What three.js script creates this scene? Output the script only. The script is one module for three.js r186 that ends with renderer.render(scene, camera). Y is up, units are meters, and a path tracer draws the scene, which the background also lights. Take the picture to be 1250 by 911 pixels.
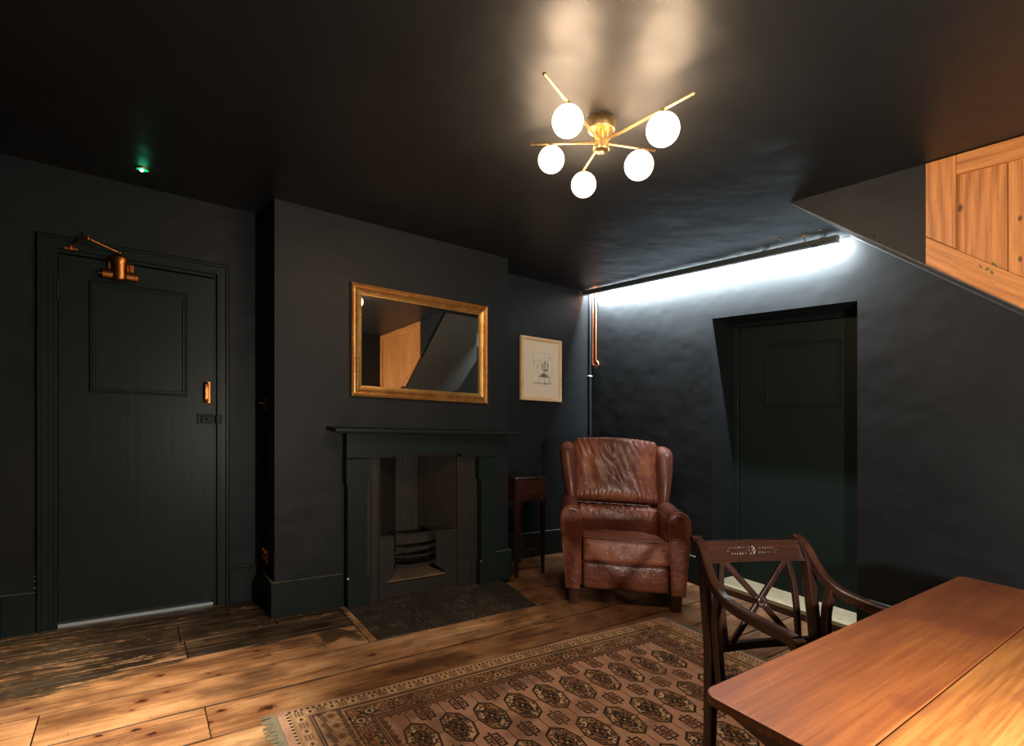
import * as THREE from 'three';
import { RoundedBoxGeometry } from 'three/addons/geometries/RoundedBoxGeometry.js';
import { mergeGeometries, mergeVertices } from 'three/addons/utils/BufferGeometryUtils.js';
import { RectAreaLightUniformsLib } from 'three/addons/lights/RectAreaLightUniformsLib.js';

// ---------------------------------------------------------------- camera, exposure, lamps
// x runs along the fireplace wall, z from that wall into the room, y up; metres.
// The old house has settled: floors, ceilings and lintels fall a few centimetres a metre, walls stay plumb.
const FALL_X = -0.0421, FALL_Z = -0.0301;
const fall = (x, z) => FALL_X * x + FALL_Z * z;
const at = (x, h, z) => new THREE.Vector3(x, h + fall(x, z), z);

const scene = new THREE.Scene();
scene.background = new THREE.Color(0x000000);
const camera = new THREE.PerspectiveCamera(70.66, 1250 / 911, 0.05, 30);
camera.position.set(0, 1.27, 0);
camera.lookAt(0.582, 1.27, -0.8132);
camera.setViewOffset(1250, 911, 0, -44.8, 1250, 911);

const renderer = new THREE.WebGLRenderer({ antialias: true });
renderer.toneMapping = THREE.LinearToneMapping;
renderer.toneMappingExposure = 1.0;
renderer.shadowMap.enabled = true;
RectAreaLightUniformsLib.init();

const LAMPS = {
  globe: { color: 0xffd9b2, power: 0.9 },        // each of the five opal globes, candela
  table: { color: 0xfff6ea, power: 13.5 },         // bare bulb of the table lamp to the right of the camera
  spot: { color: 0xffebd2, power: 38, angle: 0.5, penumbra: 1 },
  strip: { color: 0xeef9ff, power: 1600 },         // LED batten, radiance
};

// ---------------------------------------------------------------- helpers
const V = (x, y, z) => new THREE.Vector3(x, y, z);
let seedState = 7;
const rnd = () => { seedState = (seedState + 0x6d2b79f5) | 0; let t = Math.imul(seedState ^ (seedState >>> 15), 1 | seedState); t = (t + Math.imul(t ^ (t >>> 7), 61 | t)) ^ t; return ((t ^ (t >>> 14)) >>> 0) / 4294967296; };
const clamp = (x, a = 0, b = 1) => Math.min(b, Math.max(a, x)), lerp = (a, b, t) => a + (b - a) * t;
const smooth = (a, b, x) => { const t = clamp((x - a) / (b - a)); return t * t * (3 - 2 * t); };
function hash(ix, iy) { let h = Math.imul(ix, 374761393) + Math.imul(iy, 668265263); h = Math.imul(h ^ (h >>> 13), 1274126177); return ((h ^ (h >>> 16)) >>> 0) / 4294967296; }
function noise(x, y) {
  const ix = Math.floor(x), iy = Math.floor(y), fx = x - ix, fy = y - iy, u = fx * fx * (3 - 2 * fx), v = fy * fy * (3 - 2 * fy);
  return lerp(lerp(hash(ix, iy), hash(ix + 1, iy), u), lerp(hash(ix, iy + 1), hash(ix + 1, iy + 1), u), v);
}
function fbm(x, y, n = 4) { let s = 0, a = 0.5, t = 0; for (let i = 0; i < n; i++) { s += a * noise(x, y); t += a; a *= 0.5; x = x * 2.03 + 17.3; y = y * 2.03 + 9.1; } return s / t; }

const yaws = new WeakMap(), names = new Map();
function numbered(name) { const n = names.get(name) ?? 0; names.set(name, n + 1); return n ? name + '_' + String(n).padStart(3, '0') : name; }
function clean(g) {
  g = g.index ? g.toNonIndexed() : g.clone();
  for (const k of Object.keys(g.attributes)) if (!['position', 'normal', 'uv'].includes(k)) g.deleteAttribute(k);
  if (!g.attributes.normal) g.computeVertexNormals();
  if (!g.attributes.uv) g.setAttribute('uv', new THREE.BufferAttribute(new Float32Array(g.attributes.position.count * 2), 2));
  g.morphAttributes = {};
  g.clearGroups();
  return g;
}
// Built level, then set on the settled floor: rails and tops follow the fall, uprights stay plumb.
function settle(g, yaw) {
  const c = Math.cos(yaw), s = Math.sin(yaw), a = FALL_X * c - FALL_Z * s, b = FALL_X * s + FALL_Z * c;
  const p = g.attributes.position, n = g.attributes.normal, v = V();
  for (let i = 0; i < p.count; i++) {
    p.setY(i, p.getY(i) + a * p.getX(i) + b * p.getZ(i));
    v.set(n.getX(i) - a * n.getY(i), n.getY(i), n.getZ(i) - b * n.getY(i)).normalize();
    n.setXYZ(i, v.x, v.y, v.z);
  }
  return g;
}
function obj(name, geoms, mat, parent = scene, label) {
  const list = [].concat(geoms).map(clean), yaw = yaws.get(parent) ?? 0;
  const m = new THREE.Mesh(settle(list.length > 1 ? mergeGeometries(list) : list[0], yaw), mat);
  m.name = parent === scene ? numbered(name) : name;
  if (parent !== scene) { const k = parent.children.filter((c) => c.name.replace(/_\d+$/, '') === name).length; if (k) m.name = name + '_' + String(k).padStart(3, '0'); }
  m.castShadow = m.receiveShadow = true;
  if (label) m.userData.label = label;
  yaws.set(m, yaw);
  parent.add(m);
  return m;
}
function thing(name, label, category, x = 0, z = 0, yaw = 0, h = 0) {
  const o = new THREE.Group();
  o.name = numbered(name); o.position.copy(at(x, h, z)); o.rotation.y = yaw;
  o.userData = { label, category };
  yaws.set(o, yaw); scene.add(o);
  return o;
}
function tag(o, label, category, kind) { o.userData.label = label; o.userData.category = category; if (kind) o.userData.kind = kind; return o; }

// geometry makers
const move = (g, x, y, z) => g.translate(x, y, z);
const box = (w, h, d, x = 0, y = 0, z = 0) => new THREE.BoxGeometry(w, h, d).translate(x, y, z);
const span = (x0, x1, y0, y1, z0, z1) => box(x1 - x0, y1 - y0, z1 - z0, (x0 + x1) / 2, (y0 + y1) / 2, (z0 + z1) / 2);
const rbox = (w, h, d, r, x = 0, y = 0, z = 0, s = 2) => new RoundedBoxGeometry(w, h, d, s, Math.min(r, w / 2.01, h / 2.01, d / 2.01)).translate(x, y, z);
const rspan = (x0, x1, y0, y1, z0, z1, r = 0.004) => rbox(x1 - x0, y1 - y0, z1 - z0, r, (x0 + x1) / 2, (y0 + y1) / 2, (z0 + z1) / 2);
const cyl = (r0, r1, h, x = 0, y = 0, z = 0, s = 20) => new THREE.CylinderGeometry(r1, r0, h, s).translate(x, y, z);
const ball = (r, x, y, z, s = 16) => new THREE.SphereGeometry(r, s, Math.max(6, s * 0.7 | 0)).translate(x, y, z);
function rod(a, b, r, s = 12) {
  const d = b.clone().sub(a), g = new THREE.CylinderGeometry(r, r, d.length(), s);
  g.applyQuaternion(new THREE.Quaternion().setFromUnitVectors(V(0, 1, 0), d.clone().normalize()));
  return g.translate((a.x + b.x) / 2, (a.y + b.y) / 2, (a.z + b.z) / 2);
}
const tube = (pts, r, n = 32, s = 10) => new THREE.TubeGeometry(new THREE.CatmullRomCurve3(pts), n, r, s);
const lathe = (pts, s = 32) => new THREE.LatheGeometry(pts.map(([x, y]) => new THREE.Vector2(x, y)), s);
function poly(pts, holes = []) { const s = new THREE.Shape(pts.map(([x, y]) => new THREE.Vector2(x, y))); for (const h of holes) s.holes.push(new THREE.Path(h.map(([x, y]) => new THREE.Vector2(x, y)))); return s; }
const rect = (x0, x1, y0, y1) => [[x0, y0], [x1, y0], [x1, y1], [x0, y1]];
const extr = (shape, depth, bevel = 0, seg = 1) => new THREE.ExtrudeGeometry(shape, { depth: depth - 2 * bevel, bevelEnabled: bevel > 0, bevelSize: bevel, bevelThickness: bevel, bevelOffset: -bevel, bevelSegments: seg, curveSegments: 12 }).translate(0, 0, bevel);
// closed rings of equal length -> skin with flat caps
function loft(rings, caps = true, crease = false) {
  const n = rings[0].length, pos = [], uv = [], idx = [];
  rings.forEach((r, j) => r.forEach((p, i) => { pos.push(p.x, p.y, p.z); uv.push(i / n, j / rings.length); }));
  for (let j = 0; j + 1 < rings.length; j++) for (let i = 0; i < n; i++) { const a = j * n + i, b = j * n + (i + 1) % n; idx.push(a, b, a + n, b, b + n, a + n); }
  if (caps) for (const [j, flip] of [[0, 1], [rings.length - 1, 0]]) {
    const c = pos.length / 3, m = V(0, 0, 0); rings[j].forEach((p) => m.add(p)); m.divideScalar(n);
    const o = c + 1; pos.push(m.x, m.y, m.z); uv.push(0.5, 0.5);
    rings[j].forEach((p) => { pos.push(p.x, p.y, p.z); uv.push(0, 0); });
    for (let i = 0; i < n; i++) { const a = o + i, b = o + (i + 1) % n; flip ? idx.push(c, b, a) : idx.push(c, a, b); }
  }
  let g = new THREE.BufferGeometry();
  g.setAttribute('position', new THREE.Float32BufferAttribute(pos, 3)); g.setAttribute('uv', new THREE.Float32BufferAttribute(uv, 2)); g.setIndex(idx);
  if (crease) g = g.toNonIndexed();
  g.computeVertexNormals();
  return g;
}
// rectangular bar swept along points: w across, d along `side` normal
function sweep(pts, w, d, side = V(1, 0, 0), n = 24, taper = () => 1, round = 0.3) {
  const c = new THREE.CatmullRomCurve3(pts), rings = [];
  for (let i = 0; i <= n; i++) {
    const t = i / n, p = c.getPoint(t), T = c.getTangent(t), S = side.clone().addScaledVector(T, -side.dot(T)).normalize(), N = T.clone().cross(S), k = taper(t);
    const a = w / 2 * k, b = d / 2 * k, ring = [];
    for (const [sx, sy] of [[1, 1 - round], [1 - round, 1], [-1 + round, 1], [-1, 1 - round], [-1, -1 + round], [-1 + round, -1], [1 - round, -1], [1, -1 + round]]) ring.push(p.clone().addScaledVector(S, sx * a).addScaledVector(N, sy * b));
    rings.push(ring);
  }
  return loft(rings, true, true);
}
// rounded, subdivided block whose skin can be pushed about by fn(p, n)
function cushion(w, h, d, r, seg, fn) {
  const s = (l) => Math.max(6, Math.round(l / seg));
  let g = new THREE.BoxGeometry(w, h, d, s(w), s(h), s(d));
  g.deleteAttribute('normal'); g.deleteAttribute('uv');
  const p = g.attributes.position, q = V(), c = V();
  for (let i = 0; i < p.count; i++) {
    q.fromBufferAttribute(p, i);
    c.set(clamp(q.x, -w / 2 + r, w / 2 - r), clamp(q.y, -h / 2 + r, h / 2 - r), clamp(q.z, -d / 2 + r, d / 2 - r));
    const o = q.clone().sub(c), l = o.length();
    if (l > 1e-6) q.copy(c).addScaledVector(o, r / l);
    p.setXYZ(i, q.x, q.y, q.z);
  }
  g = mergeVertices(g, 1e-5); g.computeVertexNormals();
  if (fn) { const pp = g.attributes.position, nn = g.attributes.normal, n = V(); for (let i = 0; i < pp.count; i++) { q.fromBufferAttribute(pp, i); n.fromBufferAttribute(nn, i); fn(q, n); pp.setXYZ(i, q.x, q.y, q.z); } g.computeVertexNormals(); }
  return g;
}
// uv in metres: u along `axis`, v across it, so that grain runs along the piece
function grain(g, axis = 'x', ou = 0, ov = 0) {
  g = g.index ? g.toNonIndexed() : g;
  const p = g.attributes.position, n = g.attributes.normal, uv = new Float32Array(p.count * 2), k = { x: 0, y: 1, z: 2 }[axis], o = [0, 1, 2].filter((i) => i !== k);
  const P = (i, c) => p.array[i * 3 + c], N = (i, c) => Math.abs(n.array[i * 3 + c]);
  for (let i = 0; i < p.count; i++) {
    if (N(i, k) > 0.8) { uv[2 * i] = P(i, o[0]) * 0.2 + ou; uv[2 * i + 1] = P(i, o[1]) + ov; continue; }
    uv[2 * i] = P(i, k) + ou; uv[2 * i + 1] = (N(i, o[0]) < N(i, o[1]) ? P(i, o[0]) : P(i, o[1])) + ov;
  }
  return g.setAttribute('uv', new THREE.BufferAttribute(uv, 2));
}

// textures
function data(w, h, fn, srgb = true, mx = 1, my = 1, wrap = THREE.MirroredRepeatWrapping) {
  const a = new Uint8Array(w * h * 4);
  for (let y = 0, i = 0; y < h; y++) for (let x = 0; x < w; x++, i += 4) { const c = fn((x + 0.5) / w * mx, (y + 0.5) / h * my, x, y); a[i] = clamp(c[0], 0, 255); a[i + 1] = clamp(c[1], 0, 255); a[i + 2] = clamp(c[2], 0, 255); a[i + 3] = 255; }
  const t = new THREE.DataTexture(a, w, h);
  t.colorSpace = srgb ? THREE.SRGBColorSpace : THREE.NoColorSpace;
  t.wrapS = t.wrapT = wrap; t.magFilter = THREE.LinearFilter; t.minFilter = THREE.LinearMipmapLinearFilter; t.generateMipmaps = true;
  t.repeat.set(1 / mx, 1 / my); t.needsUpdate = true;
  return t;
}
const mix3 = (a, b, t) => [lerp(a[0], b[0], t), lerp(a[1], b[1], t), lerp(a[2], b[2], t)];
const std = (o) => new THREE.MeshStandardMaterial(o), phys = (o) => new THREE.MeshPhysicalMaterial(o);

// ---------------------------------------------------------------- materials
const plasterBump = data(1024, 1024, (x, y) => { const v = fbm(x * 2.3, y * 2.9, 3) * 0.7 + fbm(x * 8 + 40, y * 10, 2) * 0.3; return [v * 255, v * 255, v * 255]; }, false, 2.2, 2.2);
const paintTone = (r, g, b, amp) => data(512, 512, (x, y) => { const n = (fbm(x * 3, y * 3, 4) - 0.5) * amp + (noise(x * 160, y * 160) - 0.5) * amp * 0.25, s = noise(x * 60 + 9, y * 45) > 0.965 ? amp * 0.5 : 0; return [r + n + s, g + n + s, b + n + s]; }, true, 2.2, 2.2);
const M = {};
M.wall = phys({ map: paintTone(28, 31, 33, 8), bumpMap: plasterBump, bumpScale: 0.012, roughness: 0.52, specularIntensity: 0.36 });
M.ceiling = phys({ map: paintTone(25, 26, 26, 6), bumpMap: plasterBump, bumpScale: 0.012, roughness: 0.42, specularIntensity: 1 });
const woodPaintBump = data(512, 512, (x, y) => { const v = fbm(x * 4, y * 40, 3) * 0.7 + noise(x * 90, y * 200) * 0.3; return [v * 255, v * 255, v * 255]; }, false, 1, 1);
M.green = phys({ map: paintTone(25, 34, 31, 5), bumpMap: woodPaintBump, bumpScale: 0.0005, roughness: 0.4, specularIntensity: 0.32 });
M.brass = std({ color: 0xc9944c, metalness: 1, roughness: 0.24 });
M.fixtureBrass = std({ color: 0xefcf95, metalness: 1, roughness: 0.3 });
M.agedBrass = std({ color: 0xb0703a, metalness: 1, roughness: 0.36 });
M.copper = std({ color: 0xd88a5e, metalness: 1, roughness: 0.28 });
M.iron = phys({ map: data(512, 512, (x, y) => { const n = fbm(x * 14, y * 14, 4), s = noise(x * 150, y * 150); return mix3([28, 22, 16], [47, 38, 29], clamp(n * 0.9 + (s > 0.8 ? 0.35 : 0) - 0.15)); }, true, 1, 1), roughness: 0.6, metalness: 0.2, bumpMap: plasterBump, bumpScale: 0.004 });
M.paleEdge = std({ map: data(256, 256, (x, y) => { const n = fbm(x * 30, y * 30, 3); return mix3([58, 60, 50], [128, 124, 104], clamp(n * 1.5 - 0.3)); }, true, 1, 1), roughness: 0.9 });
M.black = std({ color: 0x161616, roughness: 0.5 });
M.housing = std({ color: 0x3a4244, roughness: 0.45, metalness: 0.2 });
M.cream = std({ color: 0xd9cbb2, roughness: 0.8 });

function woodFn(dark, mid, light, { rings = 26, flow = 1.2, fine = 1, knots = [] } = {}) {
  return (x, y) => {
    let k = 0, wy = y;
    for (const [kx, ky, kr] of knots) { const dx = (x - kx) * 0.55, dy = y - ky, d = Math.sqrt(dx * dx + dy * dy); k = Math.max(k, smooth(kr, kr * 0.45, d + (noise(x * 120, y * 120) - 0.5) * kr * 0.4)); wy += Math.sign(dy || 1) * kr * 0.9 * Math.exp(-d * d / (kr * kr * 5)); }
    const w = wy + (fbm(x * flow, wy * 3, 3) - 0.5) * 0.16, g = 0.5 + 0.5 * Math.sin(w * rings * 6.283 + fbm(x * 0.9, wy * 8, 2) * 4);
    const f = fbm(x * 5, y * 190, 3), pore = noise(x * 26, y * 520);
    let t = clamp(0.18 + g * 0.34 * fine + (f - 0.5) * 0.85 + (fbm(x * 1.6, y * 5 + 30, 3) - 0.5) * 0.7 + 0.18);
    let c = t < 0.5 ? mix3(dark, mid, t * 2) : mix3(mid, light, t * 2 - 1);
    if (pore > 0.86) c = mix3(c, dark, 0.35);
    return k > 0 ? mix3(c, dark.map((q) => q * 0.62), k * 0.9) : c;
  };
}
const mahoganyFn = woodFn([26, 14, 10], [44, 23, 16], [62, 33, 22], { rings: 14, fine: 0.6 });
M.mahogany = phys({ map: data(1024, 512, mahoganyFn, true, 1.2, 0.6), roughness: 0.32, clearcoat: 0.9, clearcoatRoughness: 0.18 });
M.mahoganyDark = phys({ map: data(512, 256, woodFn([30, 14, 9], [52, 25, 16], [70, 34, 20], { rings: 14 }), true, 1.2, 0.6), roughness: 0.36, clearcoat: 0.35, clearcoatRoughness: 0.25 });
const topFn = woodFn([96, 49, 19], [122, 67, 27], [144, 88, 42], { rings: 4, flow: 0.8, fine: 0.4 });
const scratches = Array.from({ length: 60 }, () => { const a = rnd() * 6.3, l = 0.004 + rnd() * rnd() * 0.035; return [rnd() * 1.7, rnd() * 0.5, Math.cos(a), Math.sin(a) * 0.6, l, rnd()]; });
const topColor = (shift) => (x, y) => {
  let c = topFn(x, y);
  const blot = smooth(0.56, 0.7, fbm(x * 3.1 + 5, y * 5 + 3, 4)); c = mix3(c, [92, 42, 20], blot * 0.45);
  for (const [sx, sy, cx, cy, l, b] of scratches) { const dx = x - sx, dy = y - sy, u = dx * cx + dy * cy, v = Math.abs(dx * cy - dy * cx); if (Math.abs(u) < l && v < 0.0009) c = mix3(c, b > 0.6 ? [190, 136, 86] : [76, 36, 20], 0.28); }
  if (noise(x * 130 + 7, y * 130) > 0.93) c = mix3(c, [84, 42, 24], 0.3);
  return [c[0] * shift[0], c[1] * shift[1], c[2] * shift[2]];
};
M.leaf = phys({ map: data(1536, 480, topColor([1, 1, 1]), true, 1.7, 0.53), roughness: 0.5, clearcoat: 0.5, clearcoatRoughness: 0.27 });
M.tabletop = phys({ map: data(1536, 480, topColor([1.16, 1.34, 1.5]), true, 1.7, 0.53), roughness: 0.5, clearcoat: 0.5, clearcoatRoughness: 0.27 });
const pineKnots = [[0.2, 0.09, 0.011], [0.62, 0.2, 0.013], [0.95, 0.07, 0.008], [0.42, 0.31, 0.007], [0.78, 0.36, 0.01], [0.08, 0.4, 0.008], [1.1, 0.27, 0.007]];
M.pine = phys({ map: data(1024, 480, woodFn([130, 76, 32], [174, 110, 54], [198, 136, 74], { rings: 22, fine: 0.8, knots: pineKnots }), true, 1.2, 0.56), roughness: 0.5, clearcoat: 0.15, clearcoatRoughness: 0.4 });
M.paleWood = std({ map: data(256, 256, woodFn([196, 160, 118], [214, 180, 138], [226, 196, 156], { rings: 20 }), true, 0.5, 0.5), roughness: 0.55 });

const leatherBump = data(1024, 1024, (x, y) => { const a = fbm(x * 55, y * 55, 3), cr = Math.abs(fbm(x * 16 + 3, y * 16, 4) - 0.5) * 2, v = a * 0.45 + smooth(0, 0.16, cr) * 0.55; return [v * 255, v * 255, v * 255]; }, false, 0.7, 0.7);
const leatherColor = (worn) => (x, y) => {
  const n = fbm(x * 5, y * 5, 4), w = smooth(0.52, 0.74, fbm(x * 9 + 20, y * 9 + 4, 4)), s = fbm(x * 30, y * 30, 3);
  let c = mix3([80, 42, 32], [122, 68, 50], clamp(n * 1.3 - 0.2 + worn)); c = mix3(c, [162, 104, 72], clamp(w * 0.5 + worn)); if (s > 0.72) c = mix3(c, [60, 28, 20], 0.35);
  return c;
};
M.leather = phys({ map: data(1024, 1024, leatherColor(0), true, 0.9, 0.9), bumpMap: leatherBump, bumpScale: 0.0016, roughness: 0.34, specularIntensity: 0.9 });
M.wornLeather = phys({ map: data(512, 512, leatherColor(0.36), true, 0.9, 0.9), bumpMap: leatherBump, bumpScale: 0.0016, roughness: 0.42, specularIntensity: 0.8 });
M.piping = std({ color: 0x7d4a30, roughness: 0.5 });
M.piping.name = 'worn leather piping';

// the floor: one colour map in room metres over the boards that show
const FX0 = -0.62, FZ0 = -3.7, FW = 4.3, FD = 2.3;
const rows = [-3.633, -3.37, -3.165, -2.956, -2.702, -2.46, -2.225, -1.985, -1.75, -1.51, -1.28, -1.04, -0.8, -0.56, -0.32, -0.08, 0.16, 0.4, 0.64, 0.88, 1.12, 1.36, 1.6, 1.84, 2.08, 2.4];
const ends = { 0: [1.9], 1: [0.187], 2: [0.205], 3: [1.01, 2.16], 4: [-0.3, 2.85], 5: [0.229, 2.35], 6: [1.5], 7: [0.9, 2.8], 8: [1.9], 9: [0.6, 2.5] };
const boardOf = (x, z) => { let r = 0; while (r < rows.length - 2 && z > rows[r + 1]) r++; const e = ends[r] ?? [1.4]; let k = 0; while (k < e.length && x > e[k]) k++; return r * 7 + k; };
const floorKnots = [];
for (let i = 0; i < 90; i++) floorKnots.push([FX0 + rnd() * FW, FZ0 + rnd() * FD, 0.006 + rnd() * rnd() * 0.017, rnd()]);
floorKnots.push([0.02, -2.63, 0.018, 0.3], [0.11, -2.66, 0.01, 0.3], [0.44, -2.33, 0.024, 0.1], [0.05, -2.36, 0.013, 0.4], [0.28, -2.4, 0.014, 0.2], [0.09, -2.83, 0.015, 0.3]);
const knotGrid = new Map();
for (const k of floorKnots) for (let a = -1; a <= 1; a++) for (let b = -1; b <= 1; b++) { const key = (Math.floor(k[0] / 0.2) + a) + ',' + (Math.floor(k[1] / 0.2) + b); (knotGrid.get(key) ?? knotGrid.set(key, []).get(key)).push(k); }
function floorColor(x, z) {
  const id = boardOf(x, z), tone = hash(id, 5) - 0.5, off = hash(id, 9) * 30;
  let wz = z, k = 0, halo = 0;
  for (const [kx, kz, kr] of knotGrid.get(Math.floor(x / 0.2) + ',' + Math.floor(z / 0.2)) ?? []) {
    if (boardOf(kx, kz) !== id) continue;
    const dx = (x - kx) * 0.6, dz = z - kz, d = Math.hypot(dx, dz); if (d > 0.1) continue;
    k = Math.max(k, smooth(kr, kr * 0.35, d + (noise(x * 160, z * 160) - 0.5) * kr * 0.7)); halo = Math.max(halo, Math.exp(-d * d / (kr * kr * 4)));
    wz += Math.sign(dz || 1) * kr * 0.8 * Math.exp(-d * d / (kr * kr * 4));
  }
  const w = wz + (fbm(x * 1.1 + off, wz * 4, 3) - 0.5) * 0.11;
  const ring = 0.5 + 0.5 * Math.sin(w * 150 + off + fbm(x * 0.8 + off, wz * 6, 2) * 5);
  const fib = fbm(x * 5 + off, z * 230, 3), patch = fbm(x * 3.2 + off, z * 8, 5), blot = fbm(x * 9 + off, z * 16, 4);
  const t = clamp(0.44 + (ring - 0.5) * 0.1 + (fib - 0.5) * 0.55 + (patch - 0.5) * 1.2 + (blot - 0.5) * 0.5 + tone * 0.3);
  let c = t < 0.5 ? mix3([110, 75, 48], [178, 131, 88], t * 2) : mix3([178, 131, 88], [222, 180, 130], t * 2 - 1);
  c = mix3(c, [120, 70, 42], halo * 0.55); c = mix3(c, [58, 30, 18], k * 0.9);
  c = mix3(c, [74, 54, 38], smooth(0.58, 0.78, fbm(x * 4.5 + 70, z * 9 + 2, 5)) * 0.42);           // ingrained dirt
  c = mix3(c, [66, 40, 28], smooth(1.9, 2.5, x + (patch - 0.5) * 1.2) * 0.45);                     // darker, redder boards by the armchair
  // old black floor paint, worn off along the fibres, by the door and along the chimney skirting
  const rag = fbm(x * 7 + 11, z * 16, 5), streak = fbm(x * 5, z * 95 + 3, 4), speck = fbm(x * 34, z * 60, 3);
  const edge = -2.965 + (rag - 0.5) * 0.3 + smooth(0.1, -0.5, x) * 0.16;
  let p = smooth(0.07, -0.09, z - edge) * smooth(1.045, 1.0, x);
  p *= clamp(1.25 - smooth(0.5, 0.68, streak) * 0.85 - smooth(0.55, 0.72, speck) * 0.5);
  if (x > 0.2 && x < 1.012 && z > -3.165 && z < -2.956) p = Math.max(p, 0.9 - smooth(0.56, 0.7, streak) * 0.6);
  const grey = smooth(0.35, 0.75, fbm(x * 5 + 3, z * 8 + 60, 4) + smooth(0.1, -0.5, x) * 0.25);
  c = mix3(c, mix3(mix3([30, 23, 17], [52, 40, 28], speck), mix3([62, 52, 38], [92, 78, 56], speck), grey * 0.7), clamp(p * 1.2) * 0.97);
  const grime = smooth(0.6, 0.4, fbm(x * 8, z * 9 + 8, 5) + Math.hypot((x - 0.95) / 0.75, (z + 2.86) / 0.4) * 0.55 - 0.12);
  c = mix3(c, [50, 40, 29], grime * 0.7 * smooth(1.06, 1.0, x));
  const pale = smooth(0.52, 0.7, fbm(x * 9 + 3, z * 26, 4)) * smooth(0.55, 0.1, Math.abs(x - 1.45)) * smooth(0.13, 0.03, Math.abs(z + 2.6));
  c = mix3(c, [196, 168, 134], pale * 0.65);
  if (noise(x * 85, z * 120) > 0.93) c = mix3(c, [52, 32, 20], 0.35);
  if (noise(x * 210 + 5, z * 260) > 0.97) c = mix3(c, [196, 170, 132], 0.3);
  const d = Math.min(...rows.map((r) => Math.abs(z - r))); if (d < 0.007) c = mix3(c, [36, 22, 14], (1 - d / 0.007) * 0.9 * (0.45 + noise(x * 9, z * 3)));
  return c;
}
const floorMap = data(2048, 1095, (u, v) => floorColor(FX0 + u * FW, FZ0 + v * FD), true);
const floorRelief = data(1024, 548, (u, v) => { const x = FX0 + u * FW, z = FZ0 + v * FD, o = hash(boardOf(x, z), 9) * 30, f = fbm(x * 6 + o, z * 150, 3) * 0.6 + fbm(x * 9, z * 22, 3) * 0.4; return [f * 255, (0.42 + (fbm(x * 7, z * 14 + 5, 4) - 0.5) * 0.7) * 255, 0]; }, false);
M.floor = phys({ map: floorMap, bumpMap: floorRelief, bumpScale: 0.0028, roughnessMap: floorRelief, roughness: 1, specularIntensity: 0.8 });
function floorUV(g) { g = g.index ? g.toNonIndexed() : g; const p = g.attributes.position, uv = new Float32Array(p.count * 2); for (let i = 0; i < p.count; i++) { uv[2 * i] = (p.getX(i) - FX0) / FW; uv[2 * i + 1] = (p.getZ(i) - FZ0) / FD; } return g.setAttribute('uv', new THREE.BufferAttribute(uv, 2)); }
M.slate = phys({ map: data(768, 384, (x, y) => { const n = fbm(x * 12, y * 12, 4), s = noise(x * 130, y * 130), q = noise(x * 70 + 4, y * 70); let c = mix3([38, 33, 27], [60, 53, 43], n); if (s > 0.7) c = mix3(c, [150, 130, 104], clamp((s - 0.7) * 4) * smooth(0.3, 0.7, noise(x * 14, y * 14))); if (q > 0.8) c = mix3(c, [104, 84, 62], 0.5); return c; }, true, 1.15, 0.57), bumpMap: plasterBump, bumpScale: 0.004, roughness: 0.5 });
M.stone = std({ map: data(256, 256, (x, y) => { const n = fbm(x * 16, y * 16, 4), s = noise(x * 140, y * 140) > 0.9 ? -22 : 0; return [150 + n * 30 + s, 136 + n * 30 + s, 108 + n * 28 + s]; }, true, 1, 1), roughness: 0.85 });

// ---------------------------------------------------------------- the room shell
const H = 2.42, ZB = -3.633, ZC = -3.274, XR = 3.517, XL = -0.565, ZF = 2.4, RD = 0.29;
const S = 'structure';
const floor = obj('floor', box(XR - XL + 0.6, 0.1, ZF - ZB + 0.6, (XR + XL) / 2, -0.085, (ZF + ZB) / 2), std({ color: 0x120c08, roughness: 0.9 }));
tag(floor, 'worn wide pine floorboards with black paint remnants by the door', 'floor', S);
for (let r = 0; r + 1 < rows.length; r++) {
  let xs = [XL, ...(ends[r] ?? [0.6 + (r % 3) * 0.8, 2.6 + (r % 2) * 0.4]), XR];
  for (let k = 0; k + 1 < xs.length; k++) {
    let x0 = xs[k], x1 = xs[k + 1], z0 = rows[r], z1 = rows[r + 1];
    const cuts = [];
    if (r <= 2) { // boards stop at the chimney breast and the hearth
      if (r === 0 || r === 1) { if (x0 < 0.65) cuts.push([x0, Math.min(x1, 0.65), z0, z1]); if (x1 > 2.31) cuts.push([Math.max(x0, 2.31), x1, z0, z1]); }
      else { cuts.push([x0, Math.min(x1, 1.012), z0, z1]); if (x1 > 2.205) cuts.push([Math.max(x0, 2.205), x1, z0, z1]); }
      if (r === 1) cuts.push([0.65, 1.012, ZC, z1]);
    } else if (r === 3) { if (x0 < 1) cuts.push([x0, 1.012, z0, z1]); else if (x0 > 2) cuts.push([2.17, x1, z0, z1]); } else cuts.push([x0, x1, z0, z1]);
    for (const [a, b, c, d] of cuts) if (b - a > 0.02) {
      const y = (hash(r * 7 + k, 3) - 0.5) * 0.0018, g = 0.0021;
      obj('floorboard', floorUV(rspan(a + g, b - g, -0.03, y, c + g, d - g, 0.002)), M.floor, floor);
    }
  }
}
obj('floorboard', [floorUV(rspan(1.014, 1.056, -0.03, 0.0, -3.25, -2.704, 0.002))], M.floor, floor);
obj('floorboard', [floorUV(rspan(2.14, 2.168, -0.03, 0.0, -3.0, -2.704, 0.002))], M.floor, floor);

const ceiling = obj('ceiling', grain(box(XR - XL + 0.8, 0.15, ZF - ZB + 0.9, (XR + XL) / 2, H + 0.075, (ZF + ZB) / 2), 'x'), M.ceiling);
tag(ceiling, 'black satin painted plaster ceiling', 'ceiling', S);

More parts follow.
